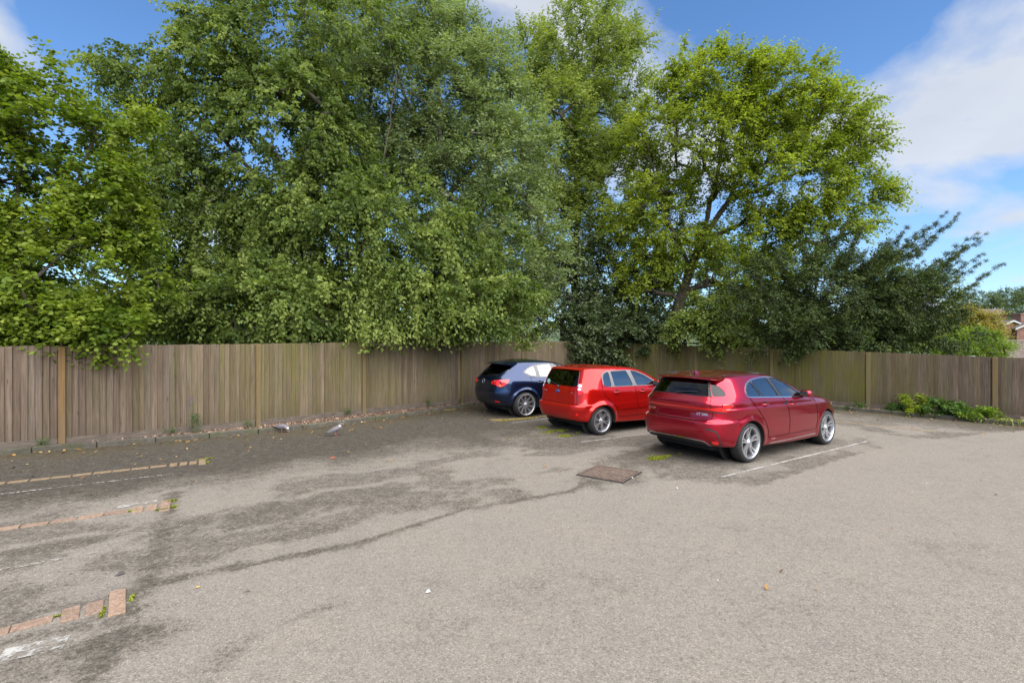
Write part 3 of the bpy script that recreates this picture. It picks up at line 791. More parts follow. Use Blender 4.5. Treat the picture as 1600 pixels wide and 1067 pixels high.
# tall ash
b = at(895, 620, 24.5); b = (b[0], b[1], -.1)
make_tree('ash_tree', 'tall pale yellow green ash with feathery upright tufts between willow and maple', 'tree', b,
          [[b, at(900, 400, 24.5), at(905, 250, 24.4), at(910, 60, 24.2)], [at(900, 380, 24.5), at(850, 260, 24.2), at(820, 130, 24), at(800, 60, 24)], [at(902, 330, 24.5), at(960, 230, 24.2), at(985, 120, 24), at(1015, 50, 24)], [at(900, 420, 24.5), at(950, 330, 24), at(975, 260, 24)]],
          [(905, 75, 24, 85, 60, 2.2, 85), (850, 210, 23.8, 85, 110, 2.4, 130), (815, 110, 24, 45, 55, 1.5, 22), (965, 125, 24, 55, 70, 1.6, 34), (960, 290, 23.8, 80, 100, 2.2, 140), (860, 370, 23.4, 85, 80, 2, 85), (910, 190, 24, 70, 80, 2, 70), (990, 60, 24, 30, 22, .7, 5)],
          ASH, 404, 10, 14, .90, .20, .074, dn=1.6, backthin=.45, droop=.16, flat=.35, ldroop=.25, spread=.45, upb=.35, rtip=.008, expo=.5, rmax=.26, ctint=.24)

# maple with the leaning trunk
b = at(1040, 610, 20.6); b = (b[0], b[1], -.1)
make_tree('maple_tree', 'rounded yellow green maple with dark leaning trunk above the red cars', 'tree', b,
          [[b, at(1062, 470, 20.5), at(1092, 385, 20.3), at(1132, 322, 20.2), at(1185, 270, 20.1), at(1270, 215, 20.0)], [at(1095, 380, 20.3), at(1125, 250, 20.3), at(1140, 130, 20.4)], [at(1132, 322, 20.2), at(1200, 200, 20.2), at(1230, 110, 20.2)],
           [at(1080, 420, 20.4), at(1035, 330, 20.6), at(1010, 220, 20.6)], [at(1098, 375, 20.3), at(1200, 335, 19.8), at(1300, 300, 19.6), at(1360, 290, 19.6)], [at(1150, 310, 20.2), at(1260, 265, 19.8), at(1340, 190, 19.8)]],
          [(1120, 138, 20.4, 85, 56, 1.8, 80), (1220, 148, 20.2, 80, 52, 1.8, 72), (1265, 195, 19.9, 90, 55, 1.9, 85), (1090, 225, 20.3, 110, 90, 2.2, 135), (1325, 225, 19.8, 45, 30, 1.0, 22), (1335, 300, 19.6, 55, 40, 1.2, 32), (1220, 285, 19.6, 120, 60, 2.0, 105),
           (1030, 350, 20.2, 75, 75, 1.8, 82), (1190, 372, 19.6, 95, 36, 1.6, 44), (1170, 425, 19.8, 85, 45, 1.5, 42), (1270, 350, 19.4, 90, 35, 1.3, 45), (1005, 430, 20.4, 42, 45, 1.2, 26), (1080, 100, 20.6, 40, 26, .8, 9)],
          MAPLE, 505, 11, 14, .72, .125, .100, dn=1.35, backthin=.4, dflat=.40, droop=.16, flat=.82, ldroop=.2, spread=.45, rtip=.0075, expo=.52, rmax=.24, ctint=.26)

# yew with branches that sweep to the right
b = at(1262, 610, 16.6); b = (b[0], b[1], -.1)
rg = np.random.default_rng(88); ex = []; exd = []; exl = []; trunks = [[b, at(1265, 520, 16.6), at(1275, 440, 16.6), at(1285, 390, 16.6)]]
tips = [(1566, 411, 15.6), (1540, 366, 15.9), (1520, 452, 15.3), (1478, 333, 16.2), (1462, 372, 16.0), (1500, 405, 15.6), (1420, 352, 16.4), (1390, 372, 16.0), (1350, 352, 16.6), (1300, 348, 16.8), (1525, 440, 16.4), (1470, 445, 15.0), (1440, 410, 15.4), (1500, 475, 14.9), (1490, 500, 14.7), (1440, 490, 14.6), (1250, 372, 16.6), (1210, 395, 16.4), (1180, 430, 16.6), (1160, 470, 16.4), (1510, 385, 16.6), (1535, 395, 15.2), (1400, 440, 15.0), (1360, 420, 15.2), (1330, 470, 14.9)]
tips += [(u + rg.normal(0, 22), v + rg.normal(0, 14) + 8, Y + rg.normal(0, .35)) for (u, v, Y) in tips if u < 1545]
for (u, v, Y) in tips:
    s0 = at(1262 + rg.uniform(-15, 25) + .12 * (u - 1262), min(545, v + 75 + .12 * abs(u - 1262)), 16.5); tp = at(u, v, Y)
    L = np.linalg.norm(tp - s0); n = max(4, int(L / .15)); dd = (tp - s0) / L
    path = []
    for i in range(n + 1):
        t = i / n; p = s0 + (tp - s0) * t + np.array((0, 0, -.10 * L * math.sin(math.pi * t))); path.append(p)
        if t > .22:
            ex.append(p + rg.normal(0, .04, 3)); exd.append(dd + np.array((0, 0, .10))); exl.append(.12 + .95 * (1 - t) ** .9)
    trunks.append(path[::2] + [path[-1]])
make_tree('yew_tree', 'dark green yew with long branches sweeping out over the short fence', 'tree', b, trunks,
          [(1225, 455, 16.3, 95, 65, 1.3, 52), (1325, 455, 15.9, 95, 60, 1.3, 60), (1415, 470, 15.4, 75, 45, 1.0, 34), (1290, 520, 15.6, 140, 28, .9, 46), (1220, 540, 15.9, 60, 16, .5, 12), (1340, 560, 14.9, 22, 10, .25, 4), (1470, 520, 15, 50, 25, .6, 10), (1390, 535, 15.0, 60, 16, .5, 12)],
          YEW, 606, 11, 16, .50, .105, .046, dn=2.0, backthin=.4, sidew=.62, cbase=-.05, cextra=.10, droop=.24, flat=.55, ldroop=.25, spread=.36, upb=-.02, rtip=.005, expo=.42, rmax=.16, extra=(np.array(ex), nrm(np.array(exd)), np.array(exl)), ctint=.26, zcull=1.72, ckeep=.42)

# laurel in the fence corner and its neighbours
make_tree('laurel_bush', 'dark glossy laurel bush bulging over the fence corner behind the bright red car', 'bush', (3.55, 20.95, .05),
          [[(3.55, 20.95, .05), at(945, 540, 20.8), at(950, 490, 20.7)], [(3.55, 20.95, .2), at(910, 540, 20.4), at(900, 520, 20.2)], [(3.55, 20.95, .2), at(1000, 540, 20.3), at(1015, 525, 20.2)]],
          [(962, 525, 20.1, 72, 40, .9, 95), (925, 500, 20.5, 45, 35, .8, 36), (1000, 515, 20.3, 38, 30, .7, 26), (905, 545, 19.9, 26, 18, .5, 16), (960, 480, 20.8, 40, 25, .7, 16)],
          LAUREL, 707, 9, 12, .36, .155, .068, dn=1.7, droop=.12, flat=.45, ldroop=.15, spread=.65, upb=.2, rtip=.006, rmax=.07, ctint=.26)
b = (7.6, 18.9, -.1)
make_tree('hazel_bush', 'pale green hazel bough drooping over the fence above the dark red car', 'bush', b,
          [[b, at(1110, 520, 18.7), at(1095, 480, 18.6)], [at(1110, 530, 18.7), at(1150, 520, 17.4)], [at(1105, 510, 18.7), at(1080, 505, 18)]],
          [(1115, 508, 17.7, 58, 26, .7, 52), (1095, 482, 18.3, 40, 22, .7, 24), (1140, 530, 17.2, 40, 14, .35, 18), (1065, 520, 18.4, 26, 22, .5, 14), (1150, 490, 18.2, 40, 22, .6, 16)],
          CORN, 808, 9, 10, .42, .12, .085, dn=1.4, droop=.35, flat=.7, ldroop=.25, spread=.5, round_=True, rtip=.006, rmax=.06)
b = (2.2, 21.6, -.1)
make_tree('holly_tree', 'blackish green holly crowding the gap between hornbeam and maple trunk', 'tree', b,
          [[b, at(880, 470, 21.6), at(885, 400, 21.6)], [at(880, 480, 21.6), at(960, 440, 22.4)], [at(880, 480, 21.6), at(830, 450, 20.6)]],
          [(880, 455, 21.3, 75, 55, 1.2, 90), (975, 445, 22.2, 75, 50, 1.3, 70), (830, 490, 19.8, 55, 40, .9, 50), (1020, 505, 21.2, 30, 25, .8, 22), (930, 400, 22.4, 60, 40, 1.2, 36)],
          LAUREL, 909, 8, 12, .50, .15, .08, dn=1.4, droop=.1, flat=.4, spread=.65, rtip=.007, rmax=.12)
# shrubs glimpsed behind the crowns
BACK = leaf_mat('garden_shrub_leaf', (.085, .125, .014), (.17, .24, .03), (.30, .36, .06), .40)
for (lab, u, v, Y, ru, rv, rd, n, mt, sd) in [
        ('light green garden shrub glimpsed above the fence between hazel and hornbeam', 315, 508, 21, 95, 34, 1.6, 90, BACK, 1),
        ('sunny green shrub showing under the middle of the hornbeam crown', 490, 492, 23, 85, 42, 1.8, 85, BACK, 2),
        ('green garden shrub behind the hazel, low above the fence', 110, 500, 18, 110, 40, 1.6, 80, HORN, 3),
        ('shaded green shrub behind the willow stems above the fence', 720, 490, 25, 110, 48, 2.0, 80, HORN, 4),
        ('tall mid green tree standing far behind the hornbeam and hazel gap', 330, 400, 27, 120, 95, 2.5, 150, HORN, 6),
        ('tall shaded tree filling the gap behind the maple trunk', 1110, 440, 29, 130, 75, 2.5, 170, HORN, 7),
        ('dense dark shrub behind the fence left of the yew', 1190, 500, 21, 90, 45, 1.4, 110, YEW, 8),
        ('tall leafy tree behind the hazel at the end of the fence', 60, 400, 22, 170, 120, 2.2, 150, HORN, 9),
        ('yellowish green shrub glowing below the yew branches', 1360, 520, 19.5, 120, 30, 1.2, 95, HEDGE, 5)]:
    b = at(u, v, Y); b = (b[0], b[1], float(terrain_z(math.hypot(b[0], b[1]))))
    make_tree('garden_shrub', lab, 'shrub', b, [[b, at(u, v + rv * .5, Y), at(u, v, Y)]], [(u, v, Y, ru, rv, rd, n)], mt, 1000 + sd, 8, 10, .6, .21, .13, dn=1.25, droop=.2, flat=.5, spread=.7, rtip=.008, rmax=.08, twigs=False, group='shrubs behind the long fence')
b = at(1512, 545, 16.6); b = (b[0], b[1], -.12)
make_tree('cypress_hedge', 'bright green clipped conifer hedge peeping over the fence below the golden bush', 'hedge', b, [[b, at(1512, 545, 16.6), at(1512, 525, 16.6)]],
          [(1520, 538, 16.6, 52, 22, .7, 70), (1470, 545, 16.8, 55, 16, .6, 40), (1545, 546, 16.4, 28, 12, .5, 20)], HEDGE, 1101, 9, 12, .26, .075, .03, droop=.05, flat=.3, spread=.7, upb=.2, rtip=.006, rmax=.05, twigs=False)
b = at(1515, 540, 27); b = (b[0], b[1], -.3)
make_tree('golden_bush', 'golden yellow tall bush between the yew tips and the brick houses', 'bush', b, [[b, at(1518, 530, 27), at(1518, 500, 27)]],
          [(1528, 512, 27, 28, 22, 1.2, 55), (1508, 505, 27, 28, 20, 1.1, 40), (1535, 535, 27, 24, 14, .8, 26), (1490, 525, 27, 30, 22, 1.2, 40)], GOLD, 1102, 8, 10, .5, .14, .08, droop=.15, flat=.4, spread=.7, upb=.2, rtip=.01, rmax=.08, twigs=False)
# ------------------------------------------------------------------ far hillside
for (lab, u, v, Y, ru, rv, n, sd) in [
        ('round dark green oak on the hill next to the red house', 1533, 476, 125, 24, 20, 90, 1),
        ('spreading grey green pine on the skyline above the red house', 1572, 467, 170, 22, 13, 70, 2),
        ('olive round tree on the slope above the brick houses', 1592, 490, 112, 20, 13, 60, 3),
        ('low green trees hugging the lawn in front of the red house', 1580, 506, 95, 24, 6, 50, 4),
        ('small green tree between the two brick gables', 1582, 520, 70, 9, 9, 40, 5),
        ('dark pine at the edge of the far skyline', 1603, 462, 175, 10, 10, 40, 6),
        ('greyish green tree peeping from behind the yew tips', 1505, 488, 120, 16, 14, 50, 7)]:
    b = at(u, v, Y); zb = float(terrain_z(math.hypot(b[0], b[1]))); b = (b[0], b[1], zb)
    k = Y / FPX
    make_tree('far_tree', lab, 'tree', b, [[b, at(u, v + rv, Y), at(u, v, Y)]], [(u, v, Y, ru, rv, ru * k, n), (u + ru * .4, v + rv * .45, Y, ru * .7, rv * .5, ru * k * .7, n // 2)], FARG, 1200 + sd, 7, 8, 8 * k, 2.3 * k, 1.5 * k, droop=.1, flat=.35, spread=.7, upb=.15,
              rtip=.10 * k, rmax=3 * k, twigs=False, group='trees on the far hillside')

RB = simple('far_red_brick', (.22, .075, .052), .9, var=.25, vscale=3)
PB = simple('far_pinkish_brick', (.24, .125, .095), .9, var=.25, vscale=3)
m = NT('far_roof_tile'); P = m.obj(); m.col(m.ramp(m.noise(P, 2.5, 5), [(.3, (.085, .066, .055)), (.7, (.15, .118, .10))])); m.rough(.9); RT = m.m
WH = simple('white_frame', (.5, .5, .48), .5)
FGL = simple('dark_window_glass', (.03, .035, .04), .08, spec=.8)
def house(label, loc, rz, w, d, h, rh, mat, windows, chim=None, over=.3):
    root = tag(empty('brick_house', loc, rz), label, 'house', 'houses on the far hillside')
    MB().box((0, 0, h / 2 - 1), (w, d, h + 2)).build('wall', mat, root)
    g = MB()                                            # gables
    g.add([(-w / 2, -d / 2, h), (-w / 2, d / 2, h), (-w / 2, 0, h + rh), (-w / 2 + .25, -d / 2, h), (-w / 2 + .25, d / 2, h), (-w / 2 + .25, 0, h + rh)], [(0, 1, 2), (3, 5, 4)])
    g.add([(w / 2, -d / 2, h), (w / 2, d / 2, h), (w / 2, 0, h + rh), (w / 2 - .25, -d / 2, h), (w / 2 - .25, d / 2, h), (w / 2 - .25, 0, h + rh)], [(0, 2, 1), (3, 4, 5)])
    g.build('gable', mat, root)
    rf = MB(); sl = rh / (d / 2)
    for s in (-1, 1):
        a = [(-w / 2 - over, s * (d / 2 + over), h - over * sl), (w / 2 + over, s * (d / 2 + over), h - over * sl), (w / 2 + over, 0, h + rh), (-w / 2 - over, 0, h + rh)]
        rf.add(a + [(x, y, z + .16) for x, y, z in a], [(0, 1, 2, 3), (4, 5, 6, 7), (0, 1, 5, 4), (1, 2, 6, 5), (2, 3, 7, 6), (3, 0, 4, 7)])
    r = rf.build('roof', RT, root)
    for s in (-1, 1):
        for e in (-1, 1):
            MB().add([(e * (w / 2 + over + .02), s * (d / 2 + over), h - over * sl - .1), (e * (w / 2 + over + .02), 0, h + rh - .1), (e * (w / 2 + over + .02), 0, h + rh + .12), (e * (w / 2 + over + .02), s * (d / 2 + over), h - over * sl + .12)],
                     [(0, 1, 2, 3)]).build('barge_board', WH, r)
    for (face, x, z, ww, wh, nmul) in windows:
        if face == 'front': c = (x, -d / 2 - .02, z); dm = (ww, .10, wh); ax = 0
        else: c = (-w / 2 - .02, x, z); dm = (.10, ww, wh); ax = 1
        fr = MB().box(c, dm).build('window', WH, root)
        pw = ww / nmul
        for k in range(nmul):
            off = -ww / 2 + pw * (k + .5)
            cc = (c[0] + off, c[1] - .06, c[2]) if ax == 0 else (c[0] - .06, c[1] + off, c[2])
            MB().box(cc, (pw * .74, .03, wh * .76) if ax == 0 else (.03, pw * .74, wh * .76)).build('pane', FGL, fr)
    if chim: MB().box((chim[0], chim[1], h + rh * .7), (.75, .75, rh * 1.3 + 1.0)).box((chim[0], chim[1], h + rh * 1.35 + .55), (.9, .9, .15)).build('chimney', mat, r)
    return root
def place(u, v, Y): p = at(u, v, Y); return (float(p[0]), float(p[1]), float(p[2]))
k = 120 / FPX
p = place(1549, 503, 120); house('red brick house with a white four pane window below the hill trees', p, R(-8), 5.6, 4.5, 1.75, 1.25, RB, [('front', -.7, 1.1, 1.9, .8, 4)])
p = place(1557, 531, 68); house('low brick house with a chimney and a white edged gable', p, R(78), 5.5, 4.6, 1.35, 1.15, PB, [('side', -1.2, .75, .75, .75, 1), ('front', 0, .6, .9, .8, 1)], chim=(-1.2, -1.6))
p = place(1601, 527, 66); house('brick house with a pale eaves line beside the small tree', p, R(70), 5.0, 4.0, 1.2, 1.0, PB, [('side', .5, .65, .8, .7, 1)], chim=(-.8, .6))
# tiled roof of the neighbouring house just beyond the fence
c0 = at(1556, 533.5, 36); root = tag(empty('neighbour_house', (c0[0], c0[1], -2.7), R(-4)), 'low neighbouring house with rows of brown roof tiles rising just above the short fence', 'house')
MB().box((4.5, 2.5, 1.0), (9.0, 4.6, 3.4)).build('wall', PB, root)
TC = NT('course_tile'); P = TC.obj(); TC.col(TC.ramp(TC.noise(P, 6, 5), [(.3, (.075, .056, .046)), (.55, (.14, .108, .088)), (.8, (.21, .17, .145))])); TC.rough(.85); TC = TC.m
rf = MB().add([(-.3, -.3, 2.62), (9.3, -.3, 2.62), (9.3, 2.5, 4.66), (-.3, 2.5, 4.66), (-.3, 5.2, 2.62), (9.3, 5.2, 2.62)], [(0, 1, 2, 3), (3, 2, 5, 4)]).build('roof', RT, root)
for i in range(16):
    t0 = i / 16; y = -.32 + 2.8 * t0; z = 2.64 + 2.04 * t0
    MB().add([(-.32, y, z + .075), (9.32, y, z + .075), (9.32, y + .20, z + .165), (-.32, y + .20, z + .165), (-.32, y, z), (9.32, y, z)], [(0, 1, 2, 3), (4, 5, 1, 0)]).build('tile_course', TC, rf)
MB().tube([(-.3, 2.5, 4.70), (9.3, 2.5, 4.70)], .13, 8).build('ridge_tile', TC, rf)
# flat grey roof edge of a shed behind the fence
p = at(1437, 556, 16.0)
sh = tag(empty('garden_shed', (p[0], p[1], -.1), R(-44)), 'garden shed whose pale flat roof edge shows just above the fence', 'shed')
MB().box((0, 1.1, .78), (2.3, 1.8, 1.5)).build('wall', simple('shed_wall', (.22, .17, .12), .9, var=.2), sh)
MB().box((0, 1.1, 1.60), (2.6, 2.1, .05)).build('roof', simple('pale_felt', (.55, .56, .58), .7, var=.1), sh)
# ------------------------------------------------------------------ cars
def carpaint(name, base, flake, rough=.30, metal=.92):
    m = NT(name); P = m.obj()
    m.col(m.mix(m.noise(P, 2.2, 3), base, flake)); m.rough(rough); m.b.inputs['Metallic'].default_value = metal; m.b.inputs['Specular IOR Level'].default_value = 0.0
    m.b.inputs['Coat Weight'].default_value = 1.0; m.b.inputs['Coat Roughness'].default_value = .035; m.b.inputs['Coat IOR'].default_value = 1.5
    # the inside of the shell is bare dark trim
    bf = m.n('ShaderNodeNewGeometry').outputs['Backfacing']; dk = m.n('ShaderNodeBsdfDiffuse'); dk.inputs[0].default_value = (.02, .02, .022, 1)
    mx = m.n('ShaderNodeMixShader'); m.l(bf, mx.inputs[0]); m.l(m.b.outputs[0], mx.inputs[1]); m.l(dk.outputs[0], mx.inputs[2]); m.l(mx.outputs[0], m.out.inputs[0])
    return m.m
def autoglass(name, tint, ior=1.75):
    m = NT(name)
    tr = m.n('ShaderNodeBsdfTransparent'); tr.inputs[0].default_value = (*tint, 1)
    gl = m.n('ShaderNodeBsdfGlossy'); gl.inputs['Roughness'].default_value = .015; gl.inputs[0].default_value = (1, 1, 1, 1)
    fr = m.n('ShaderNodeFresnel'); fr.inputs[0].default_value = ior
    mx = m.n('ShaderNodeMixShader'); m.l(fr.outputs[0], mx.inputs[0]); m.l(tr.outputs[0], mx.inputs[1]); m.l(gl.outputs[0], mx.inputs[2]); m.l(mx.outputs[0], m.out.inputs[0])
    return m.m
CRIMSON = carpaint('crimson_metallic_paint', (.36, .002, .020), (.42, .003, .025))
SCARLET = carpaint('scarlet_paint', (.40, .006, .005), (.46, .008, .006), .28, .55); NAVY = carpaint('navy_metallic_paint', (.010, .022, .064), (.014, .029, .082))
SGLASS = autoglass('side_window_glass', (.42, .46, .45), 2.7); RGLASS = autoglass('dark_rear_glass', (.12, .135, .135), 1.5)
BLACKP = simple('black_trim_plastic', (.018, .018, .02), .45); RUBBER = simple('tyre_rubber', (.022, .021, .021), .82, var=.3, vscale=30)
GAPM = simple('panel_gap', (.006, .005, .005), .9); CHROME = simple('chrome_trim', (.75, .76, .78), .16, metal=1.0); GREYT = simple('grey_window_trim', (.16, .155, .155), .4)
ALLOY = simple('silver_alloy', (.50, .50, .52), .32, metal=.85, var=.08, vscale=12); BARREL = simple('dark_wheel_barrel', (.09, .09, .095), .5, metal=.6)
DISC = simple('brake_disc', (.16, .15, .145), .45, metal=.8); LINER = simple('arch_liner', (.010, .010, .010), .95); SEATM = simple('dark_seat_fabric', (.035, .035, .038), .9, var=.2)
m = NT('red_lamp'); m.col((.62, .004, .005)); m.rough(.08); m.b.inputs['Coat Weight'].default_value = 1.; m.b.inputs['Coat Roughness'].default_value = .02; REDL = m.m
m = NT('dark_red_lamp'); m.col((.24, .004, .008)); m.rough(.08); m.b.inputs['Coat Weight'].default_value = 1.; m.b.inputs['Coat Roughness'].default_value = .02; DREDL = m.m
m = NT('clear_lamp'); m.col((.72, .72, .74)); m.rough(.12); m.b.inputs['Metallic'].default_value = .3; m.b.inputs['Coat Weight'].default_value = 1.; CLEARL = m.m
m = NT('amber_lamp'); m.col((.75, .20, .02)); m.rough(.1); m.b.inputs['Coat Weight'].default_value = 1.; AMBER = m.m

def pchip(xk, yk, x):
    xk = np.asarray(xk, float); yk = np.asarray(yk, float); h = np.diff(xk); dlt = np.diff(yk) / h
    d = np.zeros_like(yk)
    for i in range(1, len(xk) - 1):
        if dlt[i - 1] * dlt[i] > 0:
            w1 = 2 * h[i] + h[i - 1]; w2 = h[i] + 2 * h[i - 1]; d[i] = (w1 + w2) / (w1 / dlt[i - 1] + w2 / dlt[i])
    d[0] = dlt[0]; d[-1] = dlt[-1]
    i = np.clip(np.searchsorted(xk, x, 'right') - 1, 0, len(xk) - 2); t = (x - xk[i]) / h[i]
    return ((2 * t ** 3 - 3 * t ** 2 + 1) * yk[i] + (t ** 3 - 2 * t ** 2 + t) * h[i] * d[i] + (-2 * t ** 3 + 3 * t ** 2) * yk[i + 1] + (t ** 3 - t ** 2) * h[i] * d[i + 1])
def chaikin(p, it=2):
    p = [np.array(q, float) for q in p]
    for _ in range(it):
        o = []
        for i in range(len(p)):
            a, b = p[i], p[(i + 1) % len(p)]; o += [a * .78 + b * .22, a * .22 + b * .78]
        p = o
    return [tuple(q) for q in p]
def cornered(p, r=.022):
    o = []; n = len(p)
    for i in range(n):
        a, b, c = (np.array(p[(i + k) % n], float) for k in (-1, 0, 1))
        for q in (a, c):
            L = np.linalg.norm(q - b); o.append(b + (q - b) / L * min(r, L * .4))
    return [tuple(q) for q in o]
def ribbon(pts, w, closed=False):
    P = np.array(pts, float)
    if closed: P = np.vstack([P, P[:1]])
    L = []; Rr = []
    for i in range(len(P)):
        if closed and i in (0, len(P) - 1): d = (P[1] - P[0]) / np.linalg.norm(P[1] - P[0]) + (P[-1] - P[-2]) / np.linalg.norm(P[-1] - P[-2])
        else: d = P[min(i + 1, len(P) - 1)] - P[max(i - 1, 0)]
        d = d / max(np.linalg.norm(d), 1e-9); n = np.array((-d[1], d[0])) * w / 2; L.append(P[i] + n); Rr.append(P[i] - n)
    return [tuple(q) for q in L + Rr[::-1]]

class Shell:
    """car skin: plan outlines (superellipses) stacked from sill to roof; x forward from the rear axle, y left, z up"""
    def __init__(s, rows, arches, flare):
        s.T = np.array(rows, float); s.k = np.arange(len(rows)); s.arches = arches; s.flare = flare
        th = np.linspace(0, math.pi, 4001); c, q = np.cos(th), np.sin(th)
        x = -np.sign(c) * np.abs(c) ** (2 / 5.0) * 2.1; y = np.abs(q) ** (2 / 5.0) * .86
        L = np.concatenate([[0], np.cumsum(np.hypot(np.diff(x), np.diff(y)))]); s.U = L[-1]; s.th, s.L = th, L
        s.vm = np.concatenate([[0], np.cumsum([max(.03, math.hypot(rows[i + 1][6] - rows[i][6], rows[i + 1][2] - rows[i][2])) for i in range(len(rows) - 1)])])
        gu, gv = np.meshgrid(np.linspace(0, s.U, 420), np.linspace(0, s.k[-1], 260)); s.gu, s.gv = gu.ravel(), gv.ravel(); s.gp = s.P(s.gu, s.gv)
    def P(s, u, v):
        u = np.asarray(u, float); v = np.clip(np.asarray(v, float), 0, s.k[-1])
        q = [pchip(s.k, s.T[:, i], v) for i in range(8)]; xr, xf, w, nr, nf, zr, zm, zf = q
        th = np.interp(u, s.L, s.th); c, sn = np.cos(th), np.sin(th); n = np.where(c > 0, nr, nf)
        xm = (xr + xf) / 2; a = (xf - xr) / 2
        x = xm - np.sign(c) * np.abs(c) ** (2 / n) * a; y = w * np.abs(sn) ** (2 / n)
        t = (x - xr) / np.maximum(xf - xr, 1e-6); z = zr * (1 - t) * (1 - 2 * t) + 4 * zm * t * (1 - t) + zf * t * (2 * t - 1)
        y = y * (1 - .030 * np.clip((x - 1.25) / 2.1, -1, 1) ** 2)
        for (ax_, az_, r_) in s.arches:
            d = np.hypot(x - ax_, z - az_); y = y + s.flare * np.exp(-((d - r_ - .012) / .055) ** 2) * np.clip((y - .5) / .25, 0, 1)
        return np.stack([x, y, z], -1)
    def N(s, u, v):
        e = 2e-3; a = s.P(np.clip(u + e, 0, s.U), v) - s.P(np.clip(u - e, 0, s.U), v); b = s.P(u, v + e) - s.P(u, v - e)
        n = np.cross(a, b); return nrm(n)
    def inv(s, pts, view):
        pts = np.array(pts, float)
        if view == 'wrap':
            u = np.clip(pts[:, 0], 0, s.U); lo = np.zeros(len(u)); hi = np.full(len(u), float(s.k[-1]))
            for _ in range(40):
                md = (lo + hi) / 2; g = s.P(u, md)[:, 2] < pts[:, 1]; lo = np.where(g, md, lo); hi = np.where(g, hi, md)
            return np.stack([u, (lo + hi) / 2], 1)
        ia = [0, 2]
        A = s.gp[:, ia]; j = np.array([int(np.argmin(((A - p) ** 2).sum(1))) for p in pts]); u, v = s.gu[j].copy(), s.gv[j].copy()
        for _ in range(8):
            h = 1e-3; g = lambda a, b: s.P(a, b)[:, ia]
            f = g(u, v) - pts; Ju = (g(u + h, v) - g(u - h, v)) / (2 * h); Jv = (g(u, v + h) - g(u, v - h)) / (2 * h)
            det = Ju[:, 0] * Jv[:, 1] - Ju[:, 1] * Jv[:, 0]; det = np.where(np.abs(det) < 1e-9, 1e9, det)
            du = -(f[:, 0] * Jv[:, 1] - f[:, 1] * Jv[:, 0]) / det; dv = -(Ju[:, 0] * f[:, 1] - Ju[:, 1] * f[:, 0]) / det
            u = np.clip(u + np.clip(du, -.12, .12), 0, s.U); v = np.clip(v + np.clip(dv, -.12, .12), 0, s.k[-1])
        return np.stack([u, v], 1)

def dens(p, step=.03):
    out = []
    for i in range(len(p)):
        a, b = np.array(p[i], float), np.array(p[(i + 1) % len(p)], float); n = max(1, int(np.linalg.norm(b - a) / step))
        out += [tuple(a + (b - a) * k / n) for k in range(n)]
    return out

